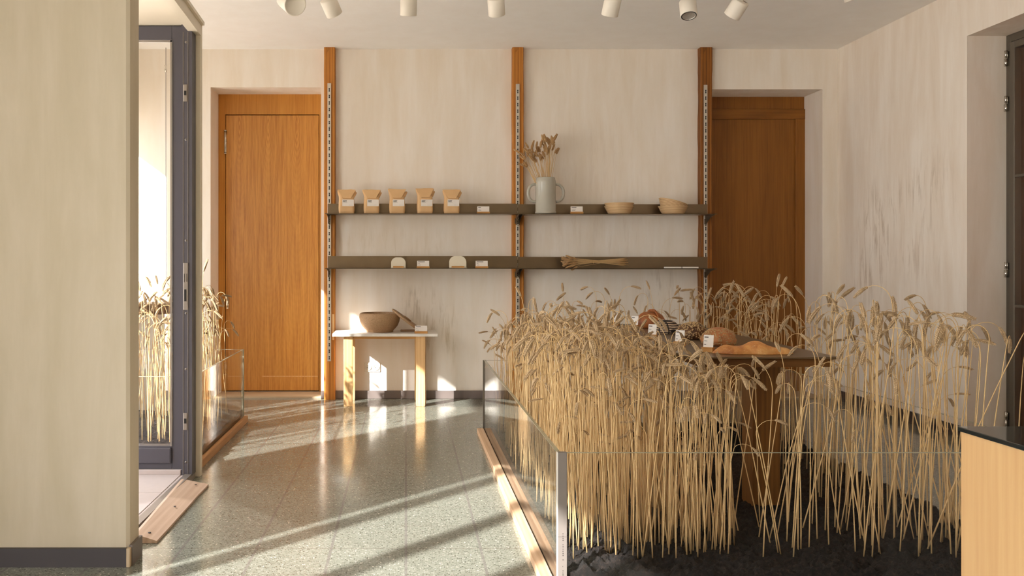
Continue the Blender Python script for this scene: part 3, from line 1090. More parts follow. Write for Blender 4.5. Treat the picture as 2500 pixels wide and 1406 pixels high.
# ------------------------------------------------------------------ proofing baskets
def basket_mb(rt, rb, h):
    prof = [(0, 0), (rb, 0)]
    n = 11
    for i in range(n):
        z0, z1 = h * i / n, h * (i + 1) / n
        r0 = rb + (rt - rb) * ((i + 0.5) / n) ** 0.85
        prof += [(r0 - 0.002, z0 + 0.001), (r0 + 0.0022, (z0 + z1) / 2), (r0 - 0.002, z1 - 0.001)]
    prof += [(rt + 0.004, h), (rt, h + 0.004), (rt - 0.008, h)]
    for i in range(n, -1, -1):
        prof.append((rb + (rt - rb) * (i / n) ** 0.85 - 0.009, max(0.006, h * i / n)))
    prof.append((0, 0.006))
    return MB().lathe(prof, 56)


for px, z, rot, lab in ((1511.5, 0.0, 0, 'lower cane proofing basket of the level pair in the middle of the upper shelf'),
                        (1511.5, 0.024, 0, 'upper cane proofing basket of the level pair, nested in the lower one'),
                        (1643, 0.0, 0, 'lower cane proofing basket at the right end of the upper shelf'),
                        (1639, 0.040, 15.5, 'tilted cane proofing basket leaning in the one at the right end')):
    Yk = 7.215
    o = basket_mb(0.117, 0.085, 0.062).build('proofing_basket', M_RATTAN)
    o.location = (dx(px, Yk), Yk, ZS1 + z + 0.0005)
    o.rotation_euler = (0, R(rot), 0)
    tag(o, lab, 'proofing basket', 'cane proofing baskets')

# ------------------------------------------------------------------ side table (bench) with bowl
TY0, TY1 = 6.97, 7.405
TZ = 0.583
tb = empty('side_table', (dx(940, 7.0), 7.0, 0))
tx0 = tb.location.x
MB().bbox(dx(811, TY0) - tx0, dx(1069, TY0) - tx0, TY0 - 7, TY1 - 7, TZ - 0.022, TZ, 0.002).build('tabletop', M_MARBLE, tb)
for (px, yy) in ((850, 7.045), (1028, 7.045), (856, 7.34), (1024, 7.34)):
    xx = dx(px, yy) - tx0
    l = MB()
    hw = 0.036
    Mr = Matrix.Translation((xx, yy - 7, 0)) @ Matrix.Rotation(R(4 if px < 950 else -8), 4, 'Z')
    v = []
    for z, k in ((0, 0.95), (0.03, 1.02), (0.3, 1.0), (TZ - 0.022, 1.03)):
        for (a, b_) in ((-1, -1), (1, -1), (1, 1), (-1, 1)):
            v.append(Mr @ Vector((a * hw * k + 0.002 * noise.noise((z * 9, a, px)), b_ * hw * k, z)))
    fcs = [(0, 3, 2, 1), (12, 13, 14, 15)]
    for i in range(3):
        for k in range(4):
            k2 = (k + 1) % 4
            fcs.append((i * 4 + k, i * 4 + k2, i * 4 + 4 + k2, i * 4 + 4 + k))
    l.add(v, fcs)
    l.build('leg', M_BENCH, tb, bevel=0.003)
ap = MB()
ap.box(dx(861, 7.03) - tx0, dx(1018, 7.03) - tx0, 0.025, 0.055, TZ - 0.045, TZ - 0.022)
ap.box(dx(862, 7.34) - tx0, dx(1018, 7.34) - tx0, 0.32, 0.35, TZ - 0.045, TZ - 0.022)
ap.build('apron', M_BENCHX, tb)
tag(tb, 'low side table with white stone top and pine legs against the back wall', 'table')

Yw = 7.17
bowl = MB()
prof = [(0, 0), (0.104, 0), (0.110, 0.004), (0.112, 0.016), (0.122, 0.024), (0.146, 0.052), (0.160, 0.085), (0.166, 0.118), (0.165, 0.142), (0.158, 0.153), (0.152, 0.155), (0.149, 0.149),
        (0.154, 0.130), (0.152, 0.09), (0.135, 0.05), (0.10, 0.022), (0, 0.016)]
bo = bowl.lathe(prof, 72).build('clay_bowl', M_CLAY)
bo.location = (dx(927, Yw), Yw, TZ + 0.0003)
tag(bo, 'large speckled brown clay bowl on the white side table', 'bowl')
lid = empty('bowl_lid', (0, 0, 0))
prof = [(0, 0), (0.135, 0), (0.146, 0.006), (0.147, 0.016), (0.141, 0.020), (0, 0.020)]
MB().lathe(prof, 64).build('lid_disc', M_CLAY, lid)
MB().lathe([(0, 0.0195), (0.034, 0.0195), (0.036, 0.026), (0.032, 0.030), (0, 0.030)], 40).build('lid_grip', M_CLAY, lid)
ang = R(36.5)
c0 = Vector((dx(1024, Yw) - 0.143 * math.cos(ang) + 0.004, Yw, TZ + 0.143 * math.sin(ang) + 0.003))
lid.location = c0
lid.rotation_euler = (0, ang, 0)
tag(lid, 'round clay lid leaning on the rim of the brown bowl', 'lid')
rest = MB().bbox(-0.062, 0.062, -0.05, 0.05, 0, 0.010, 0.002).build('clay_slab', M_CLAY)
rest.location = (dx(992, 7.22) + 0.014, 7.25, TZ)
tag(rest, 'thin clay slab lying under the leaning lid', 'slab')
price_card((dx(1028, 7.02), 7.02, TZ), 0, 'white price card at the right end of the white side table', lines=(0.40, 0.12, 0.25))

# socket pair on the wall under the table
so = empty('wall_socket', (dx(909, YB), YB, dz(896.5, YB)))
MB().bbox(-0.067, 0.067, -0.010, 0, -0.040, 0.040, 0.003).build('cover_frame', M_SOCKET, so)
for s in (-1, 1):
    o = MB().lathe([(0.0, 0.0012), (0.020, 0.0012), (0.022, 0.004), (0.026, 0.004), (0.026, 0)], 32, Matrix.Translation((s * 0.034, -0.010, 0)) @ Matrix.Rotation(R(90), 4, 'X')).build('socket_insert', M_SOCKET, so)
    q = MB()
    for k in (-1, 1):
        q.tube([(s * 0.034 + k * 0.009, -0.0106, 0), (s * 0.034 + k * 0.009, -0.013, 0)], 0.0028, 10)
    q.build('pin_holes', M_BLACK, o)
tag(so, 'double cream wall socket low on the back wall under the side table', 'socket')


# ------------------------------------------------------------------ wheat
def stalk_geo(rnd, L, nod, ear_len, stem_r=0.0036, lean=0.0, detail=True):
    """stem + ear in local space, base at the origin, bending in the +x half plane"""
    pts, n1 = [], 7
    neck = 0.10 + 0.05 * rnd.random()
    up = L - neck * 0.62
    ph = rnd.uniform(0, 6.28)
    for i in range(n1 + 1):
        t = i / n1
        w_ = 0.012 * math.sin(t * 3.1 + ph) * t
        pts.append(Vector((lean * t * t + w_, 0.010 * math.sin(2.3 * t + ph * 1.7) * t, up * t)))
    d = (pts[-1] - pts[-2]).normalized()
    a0 = math.atan2(d.x, d.z)
    n2 = 7
    for i in range(1, n2 + 1):
        a = a0 + (nod - a0) * (i / n2) ** 1.4 * 0.8
        pts.append(pts[-1] + Vector((math.sin(a), 0, math.cos(a))) * neck / n2)
    rad = [stem_r * (1.0 - 0.45 * i / n1) for i in range(n1 + 1)] + [stem_r * (0.52 - 0.16 * i / n2) for i in range(1, n2 + 1)]
    stem = MB().tube(pts, rad, 5, cap=True)
    # joint rings on the stem
    for zf in ((0.22, 0.55) if detail else ()):
        i = int(zf * n1)
        p = pts[i].lerp(pts[i + 1], zf * n1 - i)
        q = (pts[i + 1] - pts[i]).normalized()
        stem.tube([p - q * 0.004, p, p + q * 0.004], [stem_r * 0.9, stem_r * 1.25, stem_r * 0.9], 5, cap=False)
    # ear
    ear = MB()
    base = pts[-1]
    a = a0 + (nod - a0) * 0.8
    n3 = 10
    ax = [base]
    dirs = []
    for i in range(n3):
        a += (nod - a) * 0.18 + 0.03
        dv = Vector((math.sin(a), 0, math.cos(a)))
        dirs.append(dv)
        ax.append(ax[-1] + dv * ear_len / n3)
    ear.tube(ax, [stem_r * 0.42] * len(ax), 4)
    tw = rnd.uniform(0, 3.14)
    for i in range(n3):
        dv = dirs[i]
        side0 = Vector((0, 1, 0))
        nrm = dv.cross(side0)
        size = (0.62 + 0.42 * math.sin(math.pi * min(1, (i + 1.2) / (n3 + 1)))) * ear_len / 0.1
        for k in range(4):
            an = tw + i * 0.10 + k * math.pi / 2
            out = side0 * math.cos(an) + nrm * math.sin(an)
            if k % 2 == i % 2 and not detail:
                continue
            off = 0.0066 * size if k % 2 == 0 else 0.0052 * size
            cen = ax[i].lerp(ax[i + 1], 0.5 if k % 2 == 0 else 0.95) + out * off
            tip = (dv * 0.86 + out * 0.52).normalized()
            u = tip.cross(out)
            u = u.normalized() if u.length > 1e-4 else side0
            w2 = tip.cross(u).normalized()
            hl, hr = 0.0100 * size, 0.0052 * size
            v = [cen - tip * hl]
            for (tt, rr) in ((-0.45, 0.85), (0.25, 1.0)):
                for q in range(4):
                    qa = math.pi / 2 * q + 0.78
                    v.append(cen + tip * hl * tt + (u * math.cos(qa) * 1.1 + w2 * math.sin(qa) * 0.8) * hr * rr)
            v.append(cen + tip * hl * 1.25)
            f_ = []
            for q in range(4):
                q2 = (q + 1) % 4
                f_ += [(0, 1 + q2, 1 + q), (1 + q, 1 + q2, 5 + q2, 5 + q), (5 + q, 5 + q2, 9)]
            ear.add(v, f_, True)
    return stem, ear


def mk_mesh(mb, name, mat):
    o = mb.build(name, mat)
    me = o.data
    bpy.data.objects.remove(o)
    return me


rw_ = random.Random(11)
PROTO = []
for i in range(26):
    nod = rw_.choice([R(50), R(110), R(140), R(155), R(165), R(172), R(20), R(130), R(160)]) * rw_.uniform(0.85, 1.1)
    s, e = stalk_geo(rw_, 0.90, nod, rw_.uniform(0.064, 0.086), 0.0031, rw_.uniform(-0.03, 0.05))
    sm, em = mk_mesh(s, 'stem', M_STEM), mk_mesh(e, 'ear', M_EAR)
    top = max(v.co.z for v in sm.vertices)
    PROTO.append((sm, em, top, nod))


STRAIGHT = []
for i in range(6):
    s, e = stalk_geo(rw_, 0.90, R(8) + R(14) * rw_.random(), rw_.uniform(0.095, 0.12), 0.0034, rw_.uniform(-0.02, 0.03))
    sm, em = mk_mesh(s, 'stem', M_STEM), mk_mesh(e, 'ear', M_EARB)
    STRAIGHT.append(len(PROTO))
    PROTO.append((sm, em, max(v.co.z for v in sm.vertices), 0))
NBENT = 26


def stalk_xform(x, y, z, top_h, tilt, tdir, az, k):
    """matrix putting prototype k with its highest point top_h above the soil"""
    s = top_h / PROTO[k][2] / max(0.3, math.cos(tilt))
    sc = Matrix.Diagonal((0.55 + 0.45 * s, 0.55 + 0.45 * s, s, 1))
    rot = Matrix.Rotation(tilt, 4, Vector((-math.sin(tdir), math.cos(tdir), 0)))
    return Matrix.Translation((x, y, z)) @ rot @ Matrix.Rotation(az, 4, 'Z') @ sc


def place_stalk(Mx, k, label, group):
    o = bpy.data.objects.new('wheat_stalk', None)
    o.empty_display_size = 0.03
    o.matrix_world = Mx
    COL.objects.link(o)
    for nm, me in (('stem', PROTO[k][0]), ('ear', PROTO[k][1])):
        c = bpy.data.objects.new(nm, me)
        c.parent = o
        COL.objects.link(c)
    tag(o, label, 'wheat stalk', group)


PV = []
for sm, em, t, n_ in PROTO:
    arr = []
    for me in (sm, em):
        co = np.empty(len(me.vertices) * 3, np.float32)
        me.vertices.foreach_get('co', co)
        arr.append((co.reshape(-1, 3), [tuple(p.vertices) for p in me.polygons]))
    PV.append(arr)


def mass_wheat(name, items, label, group):
    V, Fc, Mi, off = [], [], [], 0
    for Mx, k in items:
        M4 = np.array(Mx)
        for mi, (co, fs) in enumerate(PV[k]):
            V.append(co @ M4[:3, :3].T + M4[:3, 3])
            Fc += [tuple(i + off for i in q) for q in fs]
            Mi += [mi] * len(fs)
            off += len(co)
    me = bpy.data.meshes.new(name)
    me.from_pydata(np.concatenate(V).tolist(), [], Fc)
    me.materials.append(M_STEM)
    me.materials.append(M_EAR)
    me.polygons.foreach_set('material_index', Mi)
    me.polygons.foreach_set('use_smooth', [True] * len(Mi))
    o = bpy.data.objects.new(name, me)
    COL.objects.link(o)
    return tag(o, label, 'wheat', group, 'stuff')


# ------------------------------------------------------------------ main planter
GX, GXR, GY0, GY1, GZ = 0.53, 2.34, 3.047, 5.93, 0.49
pl = empty('glass_planter', (GX, GY0, 0))
L_ = GY1 - GY0
W_ = GXR - GX
MB().box(-0.006, 0.006, 0.012, L_, 0.0, GZ).build('glass_pane', M_GLASS, pl)
MB().box(-0.006, W_, 0, 0.010, 0.0, GZ).build('glass_pane', M_GLASSF, pl)
MB().box(-0.006, W_, L_ - 0.010, L_, 0.0, GZ).build('glass_pane', M_GLASS, pl)
MB().box(W_ - 0.010, W_, 0.01, L_ - 0.01, 0.0, GZ).build('glass_pane', M_GLASS, pl)
e = MB()
e.box(-0.0065, 0.0065, 0.012, L_, GZ - 0.001, GZ + 0.0012)
e.box(-0.0065, W_, -0.0005, 0.0105, GZ - 0.0006, GZ + 0.0010)
e.box(-0.0065, W_, L_ - 0.0105, L_ + 0.0005, GZ - 0.0006, GZ + 0.0010)
e.box(W_ - 0.0105, W_ + 0.0005, 0, L_, GZ - 0.0006, GZ + 0.0010)
e.build('glass_rim', M_EDGE, pl)
cp = MB()
cp.bbox(-0.006, 0.027, -0.004, 0.012, 0.0, GZ + 0.003, 0.0015)
cpo = cp.build('corner_post', M_POST, pl)
MB().box(-0.0075, -0.0045, -0.0046, 0.012, 0.0, GZ + 0.003).build('post_edge', M_WHITE, cpo)
st = MB()
rs = random.Random(3)
for k in range(26):
    z = 0.21 - k * 0.0075
    if rs.random() < 0.8:
        st.box(0.011, 0.011 + rs.uniform(0.0012, 0.004), -0.0048, -0.0042, z, z + rs.uniform(0.002, 0.005))
st.box(-0.005, 0.026, -0.0048, -0.0042, 0.201, 0.2016)
st.build('stamped_marks', M_INK, cpo)
cp = MB().bbox(-0.012, 0.008, L_ - 0.012, L_ + 0.002, 0.0, GZ + 0.002, 0.001).build('corner_strip', M_GREYSTEEL, pl)
pk = MB()
pk.bbox(-0.052, -0.008, -0.3, L_ - 0.0, 0.0, 0.034, 0.002)
pk.build('base_plank', M_PLANKY, pl)
pk = MB()
pk.bbox(W_ + 0.002, W_ + 0.03, 0, L_, 0.0, 0.034, 0.002)
pk.bbox(-0.0, W_, L_ + 0.002, L_ + 0.03, 0.0, 0.034, 0.002)
pk.build('base_plank', M_PLANKY, pl)
tag(pl, 'long frameless glass planter with a pine base plank, filled with soil and wheat', 'planter')


def soil_obj(x0, x1, y0, y1, zs, step, label, seed, kname='soil'):
    nx, ny = int((x1 - x0) / step), int((y1 - y0) / step)
    v, f_ = [], []
    for j in range(ny + 1):
        for i in range(nx + 1):
            x, y = x0 + (x1 - x0) * i / nx, y0 + (y1 - y0) * j / ny
            z = zs + 0.016 * noise.noise((x * 7 + seed, y * 7, 1)) + 0.034 * abs(noise.noise((x * 20, y * 20, seed))) + 0.013 * noise.noise((x * 45, y * 45, seed + 3)) + 0.008 * noise.noise((x * 110, y * 110, seed + 5)) - 0.010
            ed = min(i, nx - i, j, ny - j)
            v.append((x, y, z))
    for j in range(ny):
        for i in range(nx):
            a = j * (nx + 1) + i
            f_.append((a, a + 1, a + nx + 2, a + nx + 1))
    nb = len(v)
    # skirt down to the floor
    loop = [i for i in range(nx + 1)] + [j * (nx + 1) + nx for j in range(1, ny + 1)] + [ny * (nx + 1) + i for i in range(nx - 1, -1, -1)] + [j * (nx + 1) for j in range(ny - 1, 0, -1)]
    for q in loop:
        v.append((v[q][0], v[q][1], 0.002))
    n = len(loop)
    for i in range(n):
        j = (i + 1) % n
        f_.append((loop[i], nb + i, nb + j, loop[j]))
    m = MB()
    m.add(v, f_, False)
    o = m.build(kname, M_SOIL)
    return tag(o, label, 'soil', None, 'stuff')


ZSOIL = 0.075
soil_obj(GX + 0.008, GXR - 0.012, GY0 + 0.012, GY1 - 0.012, ZSOIL, 0.0085, 'dark crumbly soil filling the large glass planter', 1)

# ------------------------------------------------------------------ bread table
BX0, BX1, BY0, BY1, BZ = 1.195, 1.83, 3.71, 5.71, 0.75
bt = empty('bread_table', ((BX0 + BX1) / 2, (BY0 + BY1) / 2, 0))
ox, oy = bt.location.x, bt.location.y
MB().bbox(BX0 - ox, BX1 - ox, BY0 - oy, BY1 - oy, BZ - 0.008, BZ, 0.0015).build('steel_top', M_STEEL, bt)
a = MB()
a.box(BX0 + 0.05 - ox, BX1 - 0.02 - ox, BY0 + 0.03 - oy, BY0 + 0.06 - oy, BZ - 0.045, BZ - 0.008)
a.box(BX0 + 0.052 - ox, BX0 + 0.08 - ox, BY0 + 0.0605 - oy, BY1 - 0.03 - oy, BZ - 0.045, BZ - 0.008)
a.box(BX1 - 0.05 - ox, BX1 - 0.022 - ox, BY0 + 0.0605 - oy, BY1 - 0.03 - oy, BZ - 0.045, BZ - 0.008)
a.build('apron', M_TABLED, bt)
for yy in (BY0 + 0.17, BY1 - 0.3):
    MB().bbox(1.525 - ox, 1.65 - ox, yy - oy, yy + 0.12 - oy, 0.0, BZ - 0.008, 0.003).build('leg', M_TABLEDZ, bt)
tag(bt, 'long dark table with steel top, standing inside the wheat and carrying bread', 'table')


# loaves
def blob(fn, nu=40, nv=20):
    """dome: fn(theta, t) -> (x, y, z), closed below"""
    m = MB()
    v, f_ = [], []
    for j in range(nv + 1):
        for i in range(nu):
            v.append(fn(2 * math.pi * i / nu, j / nv))
    for j in range(nv):
        for i in range(nu):
            i2 = (i + 1) % nu
            f_.append((j * nu + i, j * nu + i2, (j + 1) * nu + i2, (j + 1) * nu + i))
    f_.append(tuple(reversed(range(nu))))
    return m.add(v, f_, True)


def loaf_fn(a, b, h, seed, amp=0.05, pw=2.2):
    def fn(th, t):
        ph = t * math.pi / 2
        under = 0.86 + 0.14 * min(1, t * 5)
        r = math.cos(ph) ** (2 / pw) * under if t < 1 else 0
        z = math.sin(ph) ** (1.1)
        x, y = a * r * math.cos(th), b * r * math.sin(th)
        k = 1 + amp * noise.noise((x * 18 + seed, y * 18, z * 2)) * 3
        return (x * k, y * k, h * z * (1 + amp * 2 * noise.noise((x * 16, y * 16 + seed, 0))))
    return fn


def seeds_on(o_parent, fn, n, seed, tmin=0.05, tmax=0.98, size=0.0055):
    rnd = random.Random(seed)
    m = MB()
    for _ in range(n):
        th, t = rnd.uniform(0, 6.283), rnd.uniform(tmin, tmax)
        p = Vector(fn(th, t))
        q1, q2 = Vector(fn(th + 0.03, t)), Vector(fn(th, min(1, t + 0.02)))
        nrm = (q1 - p).cross(q2 - p)
        if nrm.length < 1e-9:
            continue
        nrm.normalize()
        tu = nrm.orthogonal().normalized()
        tu.rotate(Matrix.Rotation(rnd.uniform(0, 6.28), 3, nrm))
        tv = nrm.cross(tu)
        s = size * rnd.uniform(0.7, 1.2)
        nn = nrm * s * 0.4
        m.add([p + tu * s * 1.3 + nn * 0.5, p + tv * s * 0.75 + nn * 0.5, p - tu * s * 1.3 + nn * 0.6, p - tv * s * 0.75 + nn * 0.5, p + nn * 1.6, p - nn],
              [(0, 1, 4), (1, 2, 4), (2, 3, 4), (3, 0, 4), (1, 0, 5), (2, 1, 5), (3, 2, 5), (0, 3, 5)], True)
    return m


b1 = empty('bread_loaf', (1.50, 5.40, BZ + 0.0005))
fn = loaf_fn(0.096, 0.10, 0.098, 3, 0.03, 2.6)
blob(fn).build('crust', M_BOULE, b1)
e = MB()
pts, rr = [], []
for k in range(13):
    u_ = -1 + 2 * k / 12
    q = Vector(fn(R(-80) if u_ < 0 else R(100), 1 - abs(u_) * 0.55))
    pts.append(q * 1.0 + Vector((0.012, 0, 0.001 + 0.006 * (1 - u_ * u_))))
    rr.append(0.003 + 0.006 * (1 - u_ * u_))
e.tube(pts, rr, 10)
e.build('crust_ridge', M_BOULE, b1)
tag(b1, 'round brown loaf with a raised split ridge, farthest on the bread table', 'bread', 'loaves on the bread table')
b2 = empty('bread_loaf', (1.475, 5.0, BZ + 0.0005))
fn = loaf_fn(0.078, 0.10, 0.072, 8, 0.04, 3.0)
blob(fn).build('crust', M_STRIPE, b2)
tag(b2, 'dark loaf with pale flour stripes and black cracks, beside the round brown loaf', 'bread', 'loaves on the bread table')
b3 = empty('bread_loaf', (1.505, 4.64, BZ + 0.0005))
fn = loaf_fn(0.082, 0.10, 0.082, 12, 0.04, 2.8)
blob(fn).build('crust', M_DARKCRUST, b3)
tag(seeds_on(b3, fn, 820, 4, size=0.0042).build('seed_coat', M_SEED, b3, fix=False), None, None, None, 'stuff')
tag(b3, 'loaf thickly coated in pale seeds over a dark crust, middle of the bread table', 'bread', 'loaves on the bread table')
b4 = empty('bread_loaf', (1.52, 4.28, BZ + 0.0005))
fn = loaf_fn(0.086, 0.09, 0.082, 21, 0.04, 2.6)
blob(fn).build('crust', M_ROSYCRUST, b4)
tag(seeds_on(b4, fn, 520, 9, 0.05, 0.8, 0.004).build('seed_coat', M_SEED, b4, fix=False), None, None, None, 'stuff')
tag(b4, 'reddish loaf sprinkled with oat flakes, just behind the long flat loaf', 'bread', 'loaves on the bread table')
b5 = empty('bread_loaf', (1.52, 3.86, BZ + 0.0005), R(-4))
def flat_fn(th, t):
    ph = t * math.pi / 2
    r = math.cos(ph) ** 0.75 if t < 1 else 0
    x = 0.172 * r * math.copysign(abs(math.cos(th)) ** 0.85, math.cos(th))
    y = 0.055 * r * math.sin(th) * (1 + 0.15 * math.sin(x * 50))
    z = 0.055 * math.sin(ph) * (0.80 + 0.20 * math.sin(x * 42 + 1.0)) * (1.0 - 0.35 * abs(x / 0.17) ** 3)
    z += 0.004 * noise.noise((x * 40, y * 40, 5)) * t
    return (x, y, z)
blob(flat_fn, 72, 16).build('crust', M_FLAT, b5)
tag(b5, 'long flat golden loaf lying across the near end of the bread table', 'bread', 'loaves on the bread table')

for (x, y, lab) in ((1.325, 5.57, 'white card at the far corner of the bread table, farthest from the flat loaf'),
                    (1.375, 5.30, 'white card in front of the round brown loaf'),
                    (1.285, 4.60, 'white card in front of the flour-striped dark loaf'),
                    (1.305, 4.20, 'white card in front of the seed-coated loaf'),
                    (1.345, 3.92, 'white card at the left end of the long flat loaf')):
    price_card((x, y, BZ + 0.0003), R(-38), lab, w_=0.044, ch=0.056, bh=0.022, lines=(0.4, 0.3, 0.2), tilt=0.2, bd_=0.03)

# ------------------------------------------------------------------ wheat in the main planter
rp = random.Random(23)
items = []
def in_table(x, y, pad=0.03):
    return BX0 - pad < x < BX1 + pad and BY0 - pad < y < BY1 + pad


def py_limit(px):
    """highest picture row the crowd of tops reaches, read off the photograph's skyline of wheat"""
    tab = ((1240, 800), (1300, 770), (1400, 775), (1520, 790), (1570, 825), (1700, 872), (1980, 872), (2040, 770), (2120, 745), (2300, 745), (2460, 770))
    for (a, ya), (b_, yb2) in zip(tab, tab[1:]):
        if px < b_:
            return ya + (yb2 - ya) * max(0, (px - a) / (b_ - a))
    return 770


def scatter(n, x0, x1, y0, y1, hlo, hhi, tmax, bias=1.0, free=0.16, cap=True):
    c = 0
    while c < n:
        x, y = rp.uniform(x0, x1), rp.uniform(y0, y1)
        if in_table(x, y):
            continue
        k = rp.randrange(NBENT)
        h_ = hlo + (hhi - hlo) * rp.random() ** bias
        tilt = abs(rp.gauss(0, tmax))
        tilt = min(tilt, tmax * 2.2)
        td = rp.uniform(0, 6.283)
        # keep the tops inside the planter side and away from the tabletop
        ex, ey = x + math.sin(tilt) * h_ * math.cos(td), y + math.sin(tilt) * h_ * math.sin(td)
        if ex < GX + 0.01 or in_table(ex, ey, 0.0) or ey < GY0 - 0.05:
            continue
        if cap:
            lim = py_limit(CX + F * ex / ey)
            if rp.random() < free:
                lim -= rp.uniform(10, 70)
            else:
                lim += abs(rp.gauss(0, 28))
            hm = H - (lim - CY) * ey / F - ZSOIL
            if h_ > hm:
                h_ = max(0.35, hm)
        items.append((y, stalk_xform(x, y, ZSOIL - 0.012, h_, tilt, td, rp.uniform(0, 6.283), k), k))
        c += 1


scatter(640, GX + 0.04, BX0 - 0.02, 3.30, 5.85, 0.50, 0.95, R(3.5), 0.55)
scatter(150, GX + 0.05, 1.25, 3.22, 3.66, 0.35, 0.85, R(4.5), 0.8)
scatter(92, 1.1, 2.26, 3.24, 3.66, 0.40, 0.95, R(8.5), 0.6)
scatter(115, BX1 + 0.04, 2.28, 3.7, 5.85, 0.60, 0.95, R(6), 0.7, 0.1, False)
scatter(60, BX0, 2.28, 5.74, 5.86, 0.70, 0.93, R(5), 1.0, 0.1, False)
scatter(24, 1.85, 2.32, 3.20, 3.7, 0.78, 1.0, R(8))
items.sort(key=lambda q: q[0])
NEAR = 226
for (y, Mx, k) in items[:NEAR]:
    place_stalk(Mx, k, 'dry golden wheat stalk in the front part of the large glass planter', 'wheat stalks at the front of the large planter')
mass_wheat('wheat_field', [(Mx, k) for (y, Mx, k) in items[NEAR:]], 'dense dry golden wheat filling the back of the large glass planter', None)

# ------------------------------------------------------------------ left planter
PX0, PX1, PY0, PY1, PZ = -2.52, -1.168, 4.83, 6.34, 0.522
p2 = empty('glass_planter', (PX1, PY0, 0))
W2, L2 = PX0 - PX1, PY1 - PY0
MB().box(-0.010, 0, 0, L2, 0, PZ).build('glass_pane', M_GLASS, p2)
MB().box(W2, -0.010, 0, 0.010, 0, PZ).build('glass_pane', M_GLASS, p2)
MB().box(W2, -0.010, L2 - 0.010, L2, 0, PZ).build('glass_pane', M_GLASS, p2)
e = MB()
e.box(-0.0105, 0.0005, 0, L2, PZ - 0.001, PZ + 0.001)
e.box(W2, 0, -0.0005, 0.0105, PZ - 0.0006, PZ + 0.001)
e.box(W2, 0, L2 - 0.0105, L2 + 0.0005, PZ - 0.0006, PZ + 0.001)
e.build('glass_rim', M_EDGE, p2)
MB().bbox(-0.013, 0.003, L2 - 0.012, L2 + 0.003, 0.04, PZ + 0.001, 0.001).build('corner_strip', M_EDGE, p2)
MB().bbox(0.001, 0.030, 0.0, L2 + 0.012, 0, 0.044, 0.002).build('base_plank', M_PLANKO, p2)
tag(p2, 'smaller glass planter of sunlit wheat behind the porch, beside the left door', 'planter')
soil_obj(PX0 + 0.01, PX1 - 0.012, PY0 + 0.012, PY1 - 0.012, 0.09, 0.025, 'sunlit soil in the smaller glass planter behind the porch', 5)
li = []
for i in range(230):
    x, y = rp.uniform(PX0 + 0.1, PX1 - 0.07), rp.uniform(PY0 + 0.32, PY1 - 0.1)
    k = rp.randrange(NBENT)
    tilt = min(abs(rp.gauss(0, R(4))), R(9))
    td = rp.uniform(0, 6.283)
    h_ = rp.uniform(0.55, 0.95) if rp.random() < 0.85 else rp.uniform(0.9, 1.02)
    if x + math.sin(tilt) * h_ * math.cos(td) > PX1 + 0.02:
        td += math.pi
    li.append((-(x) + 0.35 * y, stalk_xform(x, y, 0.075, h_, tilt, td, rp.uniform(0, 6.283), k), k))
for i in range(70):
    x, y = rp.uniform(-1.55, -1.215), rp.uniform(5.15, 6.22)
    k = rp.randrange(NBENT)
    td, tilt = rp.uniform(0, 6.283), min(abs(rp.gauss(0, R(3.5))), R(8))
    h_ = rp.uniform(0.62, 0.93)
    if x + math.sin(tilt) * h_ * math.cos(td) > PX1 + 0.06:
        td += math.pi
    li.append((-(x) + 0.35 * y, stalk_xform(x, y, 0.075, h_, tilt, td, rp.uniform(0, 6.283), k), k))
li.sort(key=lambda q: q[0])
for (q, Mx, k) in li[:34]:
    place_stalk(Mx, k, 'sunlit wheat stalk near the glass side of the smaller planter behind the porch', 'wheat stalks at the edge of the smaller planter')
mass_wheat('wheat_field', [(Mx, k) for (q, Mx, k) in li[34:]], 'sunlit wheat filling the smaller planter, seen through the porch glass', None)

# wheat in the jug
jc = jug.location
for i in range(52):
    k = STRAIGHT[i % len(STRAIGHT)]
    if i < 31:      # the sheaf leaning left
        td, tilt, ht = math.pi + rp.uniform(-0.35, 0.35), R(rp.uniform(6, 29)), rp.uniform(0.40, 0.55)
        bx = 0.030
    else:           # the upright sheaf
        td, tilt, ht = rp.uniform(-0.9, 0.9), R(rp.uniform(0, 8)), rp.uniform(0.43, 0.56)
        bx = 0.012
    s = ht / PROTO[k][2]
    Mx = Matrix.Translation((jc.x + bx + rp.uniform(-0.012, 0.012), jc.y + rp.uniform(-0.03, 0.03), jc.z + 0.03)) @ \
        Matrix.Rotation(tilt, 4, Vector((-math.sin(td), math.cos(td), 0))) @ Matrix.Rotation(rp.uniform(0, 6.28), 4, 'Z') @ Matrix.Diagonal((0.85, 0.85, 0.85 * s + 0.15 * s, 1))
    place_stalk(Mx, k, 'dried wheat stalk standing in the grey stoneware jug', 'wheat stalks in the jug')

